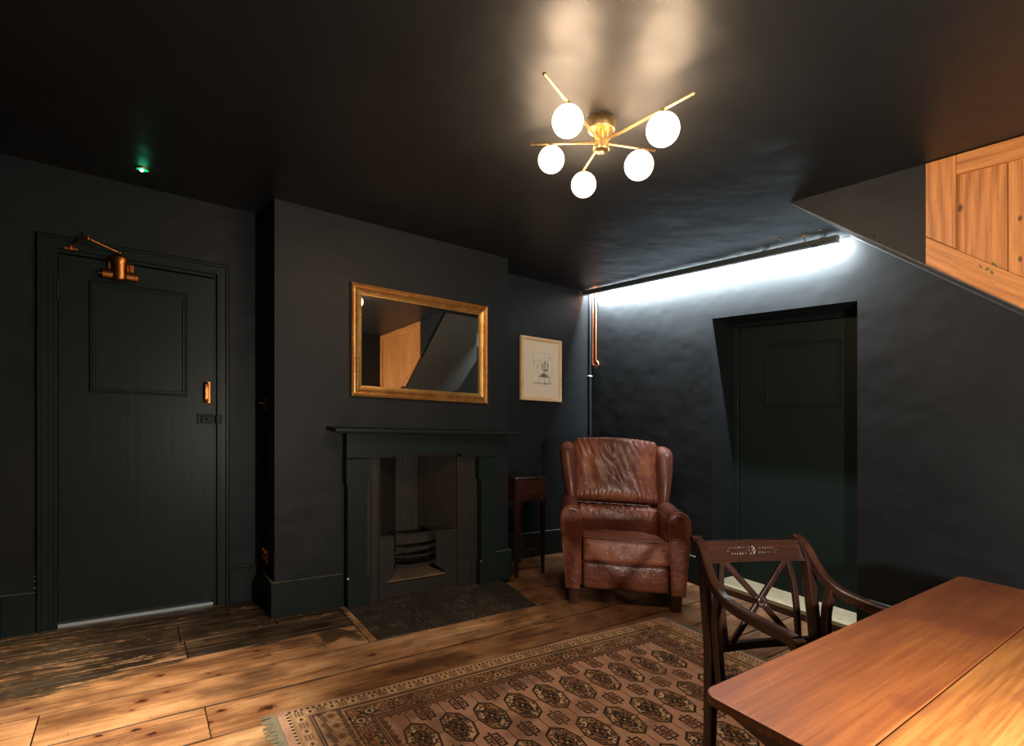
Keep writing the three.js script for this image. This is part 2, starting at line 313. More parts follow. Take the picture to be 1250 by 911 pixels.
// back wall (door wall) with the door opening; chimney breast in front of it
const D1 = { x0: -0.415, x1: 0.468, h: 2.06 };
const wb = obj('wall_back', extr(poly([[XL - 0.2, -0.1], [-0.37, -0.1], [-0.37, 2.02], [0.425, 2.02], [0.425, -0.1], [XR + 0.3, -0.1], [XR + 0.3, H + 0.08], [XL - 0.2, H + 0.08]]), 0.3).translate(0, 0, ZB - 0.3), M.wall);
tag(wb, 'charcoal painted plaster wall holding the door and the alcoves', 'wall', S);
const breast = obj('wall_chimney_breast', extr(poly([[0.655, -0.02], [1.19, -0.02], [1.19, 0.93], [2.012, 0.93], [2.012, -0.02], [2.305, -0.02], [2.305, H + 0.03], [0.655, H + 0.03]]), ZC - ZB + 0.04).translate(0, 0, ZB - 0.04), M.wall);
tag(breast, 'charcoal chimney breast above and around the fireplace', 'wall', S);
const mapZ = (shape, depth, x) => extr(shape, depth).rotateY(-Math.PI / 2).translate(x, 0, 0);   // shape drawn in (z, y), grown toward -x from x
const R0 = -2.336, R1 = -1.36, RH = 2.03;
const wr = obj('wall_right', mapZ(poly([[ZB - 0.2, -0.1], [R0, -0.1], [R0, RH], [R1, RH], [R1, -0.1], [ZF + 0.2, -0.1], [ZF + 0.2, H + 0.08], [ZB - 0.2, H + 0.08]]), RD, XR + RD), M.wall);
tag(wr, 'charcoal painted lumpy plaster wall with deep door recess under the strip light', 'wall', S);
tag(obj('wall_left', box(0.25, H + 0.3, ZF - ZB + 0.6, XL - 0.125, H / 2, (ZF + ZB) / 2), M.wall), 'charcoal wall beside the left door', 'wall', S);
tag(obj('wall_front', box(XR - XL + 0.9, H + 0.3, 0.25, (XR + XL) / 2, H / 2, ZF + 0.125), M.wall), 'charcoal wall behind the viewer', 'wall', S);

// skirting boards: top edge chamfered
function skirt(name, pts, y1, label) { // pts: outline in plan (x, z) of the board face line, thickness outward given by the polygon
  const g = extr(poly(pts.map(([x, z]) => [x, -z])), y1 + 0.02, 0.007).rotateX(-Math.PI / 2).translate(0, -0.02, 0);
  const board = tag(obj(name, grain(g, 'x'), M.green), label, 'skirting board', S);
  obj('pale_top_edge', extr(poly(pts.map(([x, z]) => [x, -z])), 0.0012).rotateX(-Math.PI / 2).translate(0, y1, 0), M.paleEdge, board, 'pale mottled top edge');  // thin strip, paler than the board, laid along its top
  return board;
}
const T = 0.022;
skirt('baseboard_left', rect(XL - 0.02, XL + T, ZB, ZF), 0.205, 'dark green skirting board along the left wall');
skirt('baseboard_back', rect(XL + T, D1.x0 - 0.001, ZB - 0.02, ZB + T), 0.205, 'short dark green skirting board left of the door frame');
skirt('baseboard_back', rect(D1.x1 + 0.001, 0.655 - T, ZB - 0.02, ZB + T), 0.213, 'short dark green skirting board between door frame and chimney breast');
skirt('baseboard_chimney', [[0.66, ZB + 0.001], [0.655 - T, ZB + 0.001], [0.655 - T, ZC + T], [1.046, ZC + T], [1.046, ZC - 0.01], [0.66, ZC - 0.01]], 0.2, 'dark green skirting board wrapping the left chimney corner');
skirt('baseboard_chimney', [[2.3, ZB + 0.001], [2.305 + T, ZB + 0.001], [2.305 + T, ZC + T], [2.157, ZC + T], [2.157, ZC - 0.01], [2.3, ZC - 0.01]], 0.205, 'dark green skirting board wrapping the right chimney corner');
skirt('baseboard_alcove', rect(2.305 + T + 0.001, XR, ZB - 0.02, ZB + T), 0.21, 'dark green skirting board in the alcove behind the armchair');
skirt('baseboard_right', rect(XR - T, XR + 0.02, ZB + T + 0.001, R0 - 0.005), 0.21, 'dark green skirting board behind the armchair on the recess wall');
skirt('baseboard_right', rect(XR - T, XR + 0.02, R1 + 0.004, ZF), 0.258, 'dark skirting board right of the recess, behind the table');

// ---------------------------------------------------------------- left door
{
  const d = thing('door_1', 'closed dark green panelled door with brass closer and brass pull', 'door'); d.userData.kind = S;
  const zf = ZB;
  // architrave: two stepped mouldings, mitred at the top
  const U = (a, b, t) => [[D1.x0 + a, -0.02], [D1.x0 + b, -0.02], [D1.x0 + b, D1.h - b], [D1.x1 - b, D1.h - b], [D1.x1 - b, -0.02], [D1.x1 - a, -0.02], [D1.x1 - a, D1.h - a], [D1.x0 + a, D1.h - a]];
  obj('architrave', [extr(poly(U(0, 0.058)), 0.02, 0.003).translate(0, 0, zf), extr(poly(U(0.004, 0.022)), 0.012, 0.004).translate(0, 0, zf + 0.019), extr(poly(U(0.046, 0.068)), 0.016, 0.004).translate(0, 0, zf + 0.006)].map((g) => grain(g, 'y')), M.green, d);
  obj('door_frame', [extr(poly(U(0.06, 0.084)), 0.16).translate(0, 0, zf - 0.16)].map((g) => grain(g, 'y')), M.green, d);
  const leaf = obj('door_leaf', grain(rspan(-0.329, 0.388, 0.032, 1.968, zf - 0.046, zf - 0.002, 0.003), 'y'), M.green, d);
  const fr = (x0, x1, y0, y1, w) => poly(rect(x0, x1, y0, y1), [rect(x0 + w, x1 - w, y0 + w, y1 - w).reverse()]);
  obj('panel_moulding', [extr(fr(-0.2, 0.25, 1.248, 1.853, 0.012), 0.016, 0.004).translate(0, 0, zf - 0.003), extr(fr(-0.19, 0.24, 1.258, 1.843, 0.016), 0.009, 0.003).translate(0, 0, zf - 0.003)].map((g) => grain(g, 'y')), M.green, leaf);
  for (const y of [1.78, 0.25]) obj('hinge', [rspan(-0.345, -0.333, y - 0.05, y + 0.05, zf - 0.012, zf + 0.002, 0.001), cyl(0.006, 0.006, 0.105, -0.331, y, zf + 0.002)], M.green, d);
  for (const [x, y, w] of [[-0.418, 0.226, 0.013], [-0.42, 0.262, 0.008], [-0.417, 0.285, 0.011], [-0.421, 0.305, 0.006], [-0.418, 0.33, 0.007]]) obj('paint_flake', new THREE.CylinderGeometry(w / 2, w / 3, 0.002, 5).scale(1, 1, 0.7).rotateX(Math.PI / 2).translate(x, y, zf + 0.003), std({ color: 0xb9ad98, roughness: 0.9 }), d, 'pale flake of bared plaster');
  // brass pull: back plate and standing grip
  const pull = obj('door_pull', rspan(0.345, 0.368, 1.215, 1.345, zf - 0.002, zf + 0.006, 0.002), M.agedBrass, d, 'polished copper coloured door pull');
  obj('grip', [sweep([V(0.347, 1.222, zf), V(0.346, 1.23, zf + 0.026), V(0.346, 1.28, zf + 0.032), V(0.346, 1.33, zf + 0.026), V(0.347, 1.338, zf)], 0.02, 0.01, V(1, 0, 0), 24)], M.agedBrass, pull);
  obj('rim_bolt', [rspan(0.3, 0.382, 1.09, 1.15, zf - 0.002, zf + 0.01, 0.002), rspan(0.318, 0.378, 1.1, 1.14, zf + 0.008, zf + 0.022, 0.004), rspan(0.395, 0.425, 1.095, 1.145, zf + 0.02, zf + 0.036, 0.003), ball(0.007, 0.345, 1.122, zf + 0.026)], M.green, d);
  // hydraulic door closer
  const c = obj('door_closer', [lathe([[0.001, -0.075], [0.026, -0.074], [0.034, -0.06], [0.034, 0.018], [0.042, 0.02], [0.042, 0.05], [0.036, 0.058], [0.012, 0.064], [0.008, 0.085], [0.001, 0.086]]).translate(-0.068, 1.936, zf + 0.048), rspan(-0.122, -0.012, 1.9, 1.965, zf - 0.002, zf + 0.008, 0.003),
    new THREE.CylinderGeometry(0.023, 0.023, 0.148, 24).rotateZ(Math.PI / 2).translate(-0.066, 1.893, zf + 0.042), new THREE.CylinderGeometry(0.026, 0.026, 0.012, 24).rotateZ(Math.PI / 2).translate(-0.136, 1.893, zf + 0.042), new THREE.CylinderGeometry(0.026, 0.026, 0.012, 24).rotateZ(Math.PI / 2).translate(0.006, 1.893, zf + 0.042),
    cyl(0.005, 0.005, 0.02, 0, 0, 0).rotateZ(Math.PI / 2).translate(-0.152, 1.893, zf + 0.042), rspan(-0.122, -0.104, 1.925, 1.97, zf, zf + 0.03, 0.004), rspan(-0.026, -0.006, 1.92, 1.965, zf, zf + 0.03, 0.004)], M.agedBrass, d, 'aged brass hydraulic door closer');
  const A = V(-0.068, 2.015, zf + 0.048), B = V(-0.2, 2.052, zf + 0.1), C2 = V(-0.275, 2.006, zf + 0.03);
  obj('closer_arm', [rod(A, B, 0.005), tube([B, V(-0.222, 2.05, zf + 0.09), V(-0.25, 2.03, zf + 0.06), C2], 0.005, 20, 8), ball(0.011, B.x, B.y, B.z), ball(0.008, B.x, B.y + 0.014, B.z), ball(0.01, A.x, A.y, A.z), cyl(0.009, 0.009, 0.024, C2.x, C2.y, C2.z), rspan(-0.305, -0.245, 1.99, 2.006, zf + 0.02, zf + 0.036, 0.003)], M.agedBrass, c);
  obj('threshold', span(-0.36, 0.42, -0.02, 0.012, zf - 0.12, zf - 0.01), std({ color: 0xb9c4c6, roughness: 0.35, metalness: 0.4 }), d, 'pale grey-blue strip under the door');  // pale grey-blue strip across the foot of the door
}

// ---------------------------------------------------------------- recessed door on the right
{
  const d = thing('door_2', 'closed dark green panelled door deep inside the right wall recess', 'door'); d.userData.kind = S;
  const X = XR + RD - 0.002, face = (shape, t, b = 0) => extr(shape, t, b).rotateY(-Math.PI / 2);          // drawn in (z, y), facing -x
  const put = (shape, t, b, x = X) => grain(face(shape, t, b).translate(x, 0, 0), 'y');
  const leaf = obj('door_leaf', put(poly(rect(R0 + 0.045, R1 - 0.012, 0.06, 1.99)), 0.03, 0.003, X + 0.03), M.green, d);
  const fr = (z0, z1, y0, y1, w) => poly(rect(z0, z1, y0, y1), [rect(z0 + w, z1 - w, y0 + w, y1 - w).reverse()]);
  obj('panel_moulding', [put(fr(-2.076, -1.566, 1.39, 1.85, 0.013), 0.016, 0.004, X + 0.003), put(fr(-2.063, -1.579, 1.403, 1.837, 0.016), 0.009, 0.003, X + 0.003)], M.green, leaf);
  obj('door_frame', [put(poly([[R0, 0.05], [R0 + 0.04, 0.05], [R0 + 0.04, 1.995], [R1 - 0.008, 1.995], [R1 - 0.008, 0.05], [R1, 0.05], [R1, RH], [R0, RH]]), 0.05, 0.003, X + 0.04)], M.green, d);
  obj('backing_board', box(0.05, 2.2, 1.1, X + 0.07, 1.05, (R0 + R1) / 2), M.black, d);
  obj('threshold_stone', [rspan(XR + 0.0, X, 0.04, 0.066, R0 + 0.004, R1 - 0.004, 0.003)], M.stone, d, 'pale stone threshold slab at the foot of the recess');
  obj('riser_board', [rspan(XR + 0.006, XR + 0.03, -0.01, 0.04, R0 + 0.002, R1 - 0.002, 0.002)], M.mahoganyDark, d);
}

// ---------------------------------------------------------------- stairs soffit and pine spandrel
{
  const XS = 2.763, z0 = -1.384, slope = 0.75, bottom = (z) => H - slope * (z - z0);
  const zEnd = 0.45, zFoot = z0 + H / slope;
  // the plastered carcass of the stairs: a sloping soffit with a flush triangular cheek
  const side = poly([[z0, H + 0.04], [z0, H], [zFoot, 0], [zFoot + 0.05, 0], [zFoot + 0.05, H + 0.04]]);
  tag(obj('ceiling_stair', mapZ(poly([[z0 + 0.01, H], [z0 + 0.002, H - 0.0035], [zFoot - 0.003, 0], [zFoot + 0.005, 0]]), XR - XS - 0.03, XR - 0.004), std({ map: paintTone(122, 122, 116, 16), roughness: 0.6 })), 'grey painted sloping soffit under the stairs, seen in the mirror', 'ceiling', S);
  const st = obj('wall_stair', [mapZ(side, XR - XS - 0.016, XR), mapZ(poly([[z0, H + 0.02], [z0, H], [-0.805, bottom(-0.805)], [-0.805, H + 0.02]]), 0.018, XS + 0.018), mapZ(poly([[zEnd, H + 0.02], [zEnd, bottom(zEnd)], [zFoot, 0], [zFoot + 0.05, 0], [zFoot + 0.05, H + 0.02]]), 0.018, XS + 0.018),
    mapZ(poly([[z0 + 0.05, H - 0.028], [-1.0, bottom(-1.0) + 0.012], [-1.0, bottom(-1.0) + 0.026], [z0 + 0.08, H - 0.03]]), 0.008, XS + 0.002)], M.wall);
  tag(st, 'charcoal plastered underside of the stairs slanting across the right wall', 'stairs', S);
  const p = thing('pine_panelling', 'honey coloured pine panelling on the side of the stairs, knotty and unpainted', 'panelling');
  const pc = (pts, t, x, ax, ou, ov) => grain(extr(poly(pts), t, 0.002).rotateY(-Math.PI / 2).translate(x, 0, 0), ax, ou, ov);
  const b = (z) => bottom(z) + 0.001, k = 0.004, inner = (z) => bottom(z) + 0.128;   // the bottom rail is 0.128 high measured plumb
  const a0 = -0.803, s1 = -0.7, r0 = 2.335;
  obj('stile', pc([[a0, b(a0) + 0.12], [s1, b(s1) + 0.12], [s1, H - 0.003], [a0, H - 0.003]], 0.03, XS + 0.02, 'y', 0.3, 0.9), M.pine, p);
  obj('bottom_rail', pc([[a0, b(a0)], [zEnd, b(zEnd)], [zEnd, b(zEnd) + 0.118], [a0, b(a0) + 0.118]], 0.031, XS + 0.02, 'z', 0, 0), M.pine, p);
  { const g = p.getObjectByName('bottom_rail').geometry, q = g.attributes.position, t = g.attributes.uv, cs = Math.cos(Math.atan(slope)), sn = Math.sin(Math.atan(slope)); for (let i = 0; i < q.count; i++) t.setXY(i, q.getZ(i) * cs - q.getY(i) * sn + 2.3, q.getZ(i) * sn + q.getY(i) * cs - 1.0); }
  obj('top_rail', pc([[s1 + 0.001, r0], [-0.2, r0], [-0.2, H - 0.003], [s1 + 0.001, H - 0.003]], 0.03, XS + 0.02, 'z', 0.1, 0.31), M.pine, p);
  obj('top_rail', pc([[-0.198, r0], [zEnd - 0.07, r0], [zEnd - 0.07, H - 0.003], [-0.198, H - 0.003]], 0.03, XS + 0.02, 'z', 0.7, 0.21), M.pine, p);
  obj('stile', pc([[zEnd - 0.068, b(zEnd - 0.068) + 0.12], [zEnd, b(zEnd) + 0.12], [zEnd, H - 0.003], [zEnd - 0.068, H - 0.003]], 0.03, XS + 0.02, 'y', 0.8, 0.5), M.pine, p);
  const zs = [s1 - 0.02, -0.545, -0.232, zEnd - 0.05];
  for (let i = 0; i + 1 < zs.length; i++) obj('board', pc([[zs[i] + 0.001, b(zs[i]) + 0.1], [zs[i + 1] - 0.001, b(zs[i + 1]) + 0.1], [zs[i + 1] - 0.001, H - 0.02], [zs[i] + 0.001, H - 0.02]], 0.012, XS + 0.02, 'y', i * 0.37, i * 0.11 + (i === 0 ? 0.78 : 0.0)), M.pine, p);
  const paint = obj('green_paint_chip', [[-0.622, 1.952, 0.011, 0.003, -0.5], [-0.602, 1.938, 0.006, 0.007, 0], [-0.588, 1.922, 0.009, 0.005, -0.3], [-0.578, 1.95, 0.013, 0.003, -0.45]].map(([z, y, w, h, a]) => new THREE.CylinderGeometry(1, 1, 0.0012, 9).scale(w, 1, h).rotateX(a).rotateZ(Math.PI / 2).rotateX(a).translate(XS - 0.0115, y - 0.012, z)), std({ color: 0x55603a, roughness: 0.6 }), p, 'old green paint marks on the pine');
  // return wall that closes the foot of the pine side, off to the right of the viewer
  tag(obj('wall_return', span(2.25, XS + 0.02, -0.05, H + 0.06, zEnd + 0.002, zEnd + 0.16), M.wall), 'charcoal return wall at the foot of the stairs', 'wall', S);
}

// ---------------------------------------------------------------- fireplace surround
{
  const d = thing('fireplace_surround', 'dark green painted wooden fireplace surround with moulded mantel shelf', 'fireplace');
  const z0 = ZC + 0.001, zf = -3.203;
  const jamb = (pts) => grain(extr(poly(pts), zf - z0, 0.003).translate(0, 0, z0), 'y');
  obj('jamb', jamb([[1.056, 0], [1.196, 0], [1.196, 0.165], [1.18, 0.178], [1.18, 0.742], [1.193, 0.765], [1.193, 0.916], [1.048, 0.916], [1.048, 0.765], [1.056, 0.742]]), M.green, d);
  obj('jamb', jamb([[2.012, 0], [2.15, 0], [2.15, 0.742], [2.158, 0.765], [2.158, 0.916], [2.005, 0.916], [2.005, 0.765], [2.022, 0.742], [2.022, 0.178], [2.012, 0.165]]), M.green, d);
  obj('fascia', grain(extr(poly([[1.048, 0.919], [1.345, 0.919], [1.372, 0.944], [1.842, 0.944], [1.87, 0.919], [2.158, 0.919], [2.158, 1.075], [1.048, 1.075]]), zf - z0 + 0.004, 0.003).translate(0, 0, z0), 'x'), M.green, d);
  const slab = (x0, x1, y0, y1, z) => grain(rspan(x0, x1, y0, y1, z0, z, 0.004), 'x');
  obj('mantel_shelf', slab(0.952, 2.29, 1.088, 1.109, -3.105), M.green, d);
  obj('shelf_moulding', [slab(0.972, 2.268, 1.08, 1.089, -3.125), slab(1.0, 2.235, 1.074, 1.081, -3.155)], M.green, d);
  const chip = std({ color: 0xcfc3a8, roughness: 0.8 });
  for (const [x, y, z, r] of [[1.058, 0.182, zf, 0.007], [2.022, 0.17, zf, 0.004]]) obj('paint_chip', new THREE.CylinderGeometry(r, r * 0.6, 0.002, 5).rotateX(Math.PI / 2).translate(x, y, z), chip, d, 'pale chipped spot in the green paint');
}
// cast iron register grate
{
  const d = thing('fire_grate', 'rusty black cast iron hob grate inside the fireplace', 'grate');
  const zf = -3.262, X0 = 1.284, X1 = 1.856, zb = -3.5, b0 = 1.49, b1 = 1.66, hob = 0.405;
  obj('front_plate', [extr(poly([[1.186, 0], [X0, 0], [X0, 0.925], [1.186, 0.925]]), 0.014, 0.002).translate(0, 0, zf - 0.014), extr(poly(rect(X1, 2.022, 0, 0.925)), 0.014, 0.002).translate(0, 0, zf - 0.014), span(1.186, 2.022, 0.925, 0.96, zf - 0.014, zf), rspan(X0 - 0.012, X0, 0, 0.925, zf - 0.002, zf + 0.006, 0.002), rspan(X1, X1 + 0.012, 0, 0.925, zf - 0.002, zf + 0.006, 0.002), rspan(1.97, 1.98, 0, 0.925, zf - 0.002, zf + 0.004, 0.001), rspan(1.222, 1.23, 0, 0.925, zf - 0.002, zf + 0.004, 0.001)], M.iron, d);
  const plate = (ax, az, bx, bz, y0, y1, t = 0.012) => { const dx = bx - ax, dz = bz - az, l = Math.hypot(dx, dz); return box(l, y1 - y0, t).rotateY(-Math.atan2(dz, dx)).translate((ax + bx) / 2, (y0 + y1) / 2, (az + bz) / 2); };
  obj('cheek_plate', plate(X0 - 0.002, zf - 0.01, b0, zb, 0, 0.935), M.iron, d);
  obj('cheek_plate', plate(b1, zb, X1 + 0.002, zf - 0.01, 0, 0.935), M.iron, d);
  obj('back_plate', [plate(b0 - 0.005, zb, b1 + 0.005, zb, 0, 0.935), span(X0 - 0.05, X1 + 0.05, 0.93, 0.98, zb - 0.05, zf - 0.02)], M.iron, d);
  // hobs: flat tops left and right of the basket, solid fronts below with the ash opening cut out
  const flat = (pts, y, t) => extr(poly(pts.map(([x, z]) => [x, -z])), t, 0.002).rotateX(-Math.PI / 2).translate(0, y - t, 0);
  obj('hob_plate', [flat([[X0, zf], [1.392, zf], [b0 - 0.01, zb + 0.02]], hob, 0.012), flat([[1.68, zf], [X1, zf], [b1 + 0.01, zb + 0.02]], hob, 0.012), extr(poly([[X0, 0], [X0, hob - 0.012], [1.388, hob - 0.012], [1.388, 0.185], [1.41, 0.175], [1.334, 0.1], [1.334, 0.09], [1.775, 0.09], [1.775, 0.1], [1.68, 0.175], [1.69, 0.185], [1.69, hob - 0.012], [X1, hob - 0.012], [X1, 0]]), 0.012, 0.002).translate(0, 0, zf - 0.013)], M.iron, d);
  const ash = flat([[1.334, zf - 0.012], [1.775, zf - 0.012], [1.66, zb + 0.05], [1.43, zb + 0.05]], 0, 0.01).translate(0, 0.1, 0);
  { const p = ash.attributes.position; for (let i = 0; i < p.count; i++) p.setY(i, p.getY(i) + (zf - p.getZ(i)) * 0.22); ash.computeVertexNormals(); }
  obj('ash_tray', ash, std({ map: data(128, 128, (x, y) => { const n = noise(x * 220, y * 220); return mix3([70, 56, 40], [132, 108, 80], n); }, true, 0.5, 0.5), roughness: 0.95 }), d, 'gritty brown ash below the basket');
  const bay = (y, o = 0) => [V(1.385 - o * 0.2, y, zf - 0.02), V(1.39, y, zf + 0.012 + o * 0.3), V(1.455, y, zf + 0.05 + o), V(1.6, y, zf + 0.05 + o), V(1.672, y, zf + 0.012 + o * 0.3), V(1.676 + o * 0.2, y, zf - 0.02)];
  const bar = (y, h, t) => { const p = bay(y), rings = []; p.forEach((q, i) => { const a = p[Math.max(0, i - 1)], b = p[Math.min(5, i + 1)], T2 = b.clone().sub(a).normalize(), N = V(T2.z, 0, -T2.x).multiplyScalar(t / 2); rings.push([q.clone().add(N).add(V(0, h / 2, 0)), q.clone().sub(N).add(V(0, h / 2, 0)), q.clone().sub(N).add(V(0, -h / 2, 0)), q.clone().add(N).add(V(0, -h / 2, 0))]); }); return loft(rings, true, true); };
  for (const [y, h, t] of [[0.385, 0.06, 0.012], [0.318, 0.022, 0.016], [0.268, 0.012, 0.016], [0.205, 0.022, 0.016]]) obj('basket_bar', bar(y, h, t), M.iron, d);
  obj('basket_rim', bar(0.417, 0.008, 0.03), M.iron, d);
  for (let i = 0; i < 12; i++) { const x = 1.4 + i * 0.0235; obj('bottom_bar', rod(V(x, 0.205, zf + 0.03), V(x + 0.02, 0.215, zb + 0.05), 0.005, 6), M.iron, d); }
}
tag(obj('hearth_slab', grain(extr(poly([[1.06, 2.706], [2.137, 2.706], [2.2, 3.13], [2.2, 3.27], [2.03, 3.27], [2.03, 3.29], [1.19, 3.29], [1.19, 3.27], [1.05, 3.27]].reverse()), 0.03, 0.002).rotateX(-Math.PI / 2).translate(0, -0.029, 0), 'x'), M.slate), 'rough dark slate hearth slab set flush before the fireplace', 'hearth', S);

// ---------------------------------------------------------------- mirror over the mantel, framed print
function mitred(x0, x1, y0, y1, prof) { // prof: [inset, height] pairs from the outer back edge to the inner edge
  const gs = [], c = [[x0, y0, 1, 1], [x1, y0, -1, 1], [x1, y1, -1, -1], [x0, y1, 1, -1]];
  for (let i = 0; i < 4; i++) {
    const a = c[i], b = c[(i + 1) % 4], ring = ([x, y, sx, sy]) => prof.map(([o, h]) => V(x + sx * o, y + sy * o, h));
    gs.push(loft([ring(a), ring(b)], false, true));
  }
  return gs;
}
{
  const x0 = 1.093, x1 = 2.108, y0 = 1.302, y1 = 2.02, z = ZC + 0.001;
  const m = thing('wall_mirror', 'landscape mirror in a ribbed gilt frame above the mantel', 'mirror', 0, z);
  const gilt = std({ map: data(256, 256, (x, y) => { const n = fbm(x * 30, y * 30, 3), s = noise(x * 200, y * 200); let c = mix3([166, 116, 58], [222, 180, 112], n); if (s > 0.85) c = mix3(c, [92, 52, 22], 0.5); return c; }, true, 0.5, 0.5), metalness: 0.85, roughness: 0.36 });
  obj('frame', mitred(x0, x1, y0, y1, [[0, 0], [0, 0.018], [0.004, 0.026], [0.013, 0.03], [0.02, 0.025], [0.023, 0.018], [0.028, 0.019], [0.036, 0.026], [0.046, 0.03], [0.052, 0.027], [0.054, 0.02], [0.06, 0.018], [0.064, 0.013], [0.07, 0.012], [0.073, 0.006], [0.073, 0]]).map((g) => grain(g, 'x')), gilt, m);
  const beads = [], bx = 0.0085;
  for (let x = x0 + bx; x < x1 - bx / 2; x += 0.0125) for (const y of [y0 + bx, y1 - bx]) beads.push(new THREE.SphereGeometry(0.0054, 6, 4).translate(x, y, 0.0275));
  for (let y = y0 + bx + 0.0125; y < y1 - bx - 0.006; y += 0.0125) for (const x of [x0 + bx, x1 - bx]) beads.push(new THREE.SphereGeometry(0.0054, 6, 4).translate(x, y, 0.0275));
  const bd = obj('beading', beads, gilt, m); bd.userData.kind = 'stuff';
  const a = 0.068, bev = 0.018, R = (i, h) => [V(x0 + a + i, y0 + a + i, h), V(x1 - a - i, y0 + a + i, h), V(x1 - a - i, y1 - a - i, h), V(x0 + a + i, y1 - a - i, h)];
  obj('mirror_glass', loft([R(0, 0.003), R(0, 0.007), R(bev, 0.0073), R(bev + 0.0001, 0.0073)], true, true), std({ color: 0xd6dad6, metalness: 1, roughness: 0.015 }), m);
}
{
  const x0 = 2.68, x1 = 3.137, y0 = 1.36, y1 = 1.914, z = ZB + 0.001;
  const p = thing('framed_print', 'pale wood framed ink sketch hanging in the alcove', 'picture', 0, z);
  obj('frame', mitred(x0, x1, y0, y1, [[0, 0], [0, 0.022], [0.003, 0.026], [0.018, 0.026], [0.022, 0.022], [0.03, 0.018], [0.03, 0.004]]).map((g) => grain(g, 'x')), M.paleWood, p);
  obj('mount_board', span(x0 + 0.028, x1 - 0.028, y0 + 0.028, y1 - 0.028, 0.004, 0.01), M.cream, p);
  const cv = document.createElement('canvas'); cv.width = 520; cv.height = 700;
  const g = cv.getContext('2d'); g.fillStyle = '#d9cdb6'; g.fillRect(0, 0, 520, 700); g.lineCap = 'round';
  const line = (w, c, ...pts) => { g.lineWidth = w; g.strokeStyle = c; g.beginPath(); g.moveTo(...pts[0]); for (const q of pts.slice(1)) g.lineTo(...q); g.stroke(); };
  const scrib = (x, y, w, h, n, lw, c) => { g.lineWidth = lw; g.strokeStyle = c; g.beginPath(); g.moveTo(x + rnd() * w, y + rnd() * h); for (let i = 0; i < n; i++) g.quadraticCurveTo(x + rnd() * w, y + rnd() * h, x + rnd() * w, y + rnd() * h); g.stroke(); };
  g.strokeStyle = 'rgba(110,90,60,0.5)'; g.lineWidth = 4; g.strokeRect(6, 6, 508, 688);
  for (let i = 0; i < 60; i++) { const x = rnd() * 500, y = rnd() * 430; line(3 + rnd() * 3, `rgba(60,52,38,${0.15 + rnd() * 0.25})`, [x, y], [x + (rnd() - 0.5) * 30, y + 30 + rnd() * 90]); }
  for (let i = 0; i < 14; i++) scrib(rnd() * 430, rnd() * 380, 40, 40, 4, 4, 'rgba(60,52,38,0.4)');
  for (const [x, y, w, h, n] of [[225, 190, 60, 150, 16], [290, 160, 55, 200, 18], [375, 200, 45, 190, 16], [240, 330, 170, 60, 20], [140, 440, 330, 50, 26], [180, 470, 240, 50, 18], [230, 400, 120, 60, 12]]) scrib(x, y, w, h, n, 5, 'rgba(44,38,28,0.62)');
  line(9, '#5d5440', [140, 500], [470, 496]); line(8, '#5d5440', [170, 500], [166, 650]); line(9, '#4d4534', [300, 500], [302, 660]); line(10, '#4d4534', [420, 500], [424, 662]); line(7, '#5d5440', [458, 500], [462, 640]);
  for (let i = 0; i < 22; i++) scrib(20 + i * 21, 610, 24, 50, 3, 6, 'rgba(44,38,28,0.6)');
  const tx = new THREE.CanvasTexture(cv); tx.colorSpace = THREE.SRGBColorSpace;
  obj('sketch', new THREE.PlaneGeometry(0.222, 0.3).translate(2.926, 1.638, 0.0108), std({ map: tx, roughness: 0.85 }), p, 'small black ink sketch on cream paper');
}

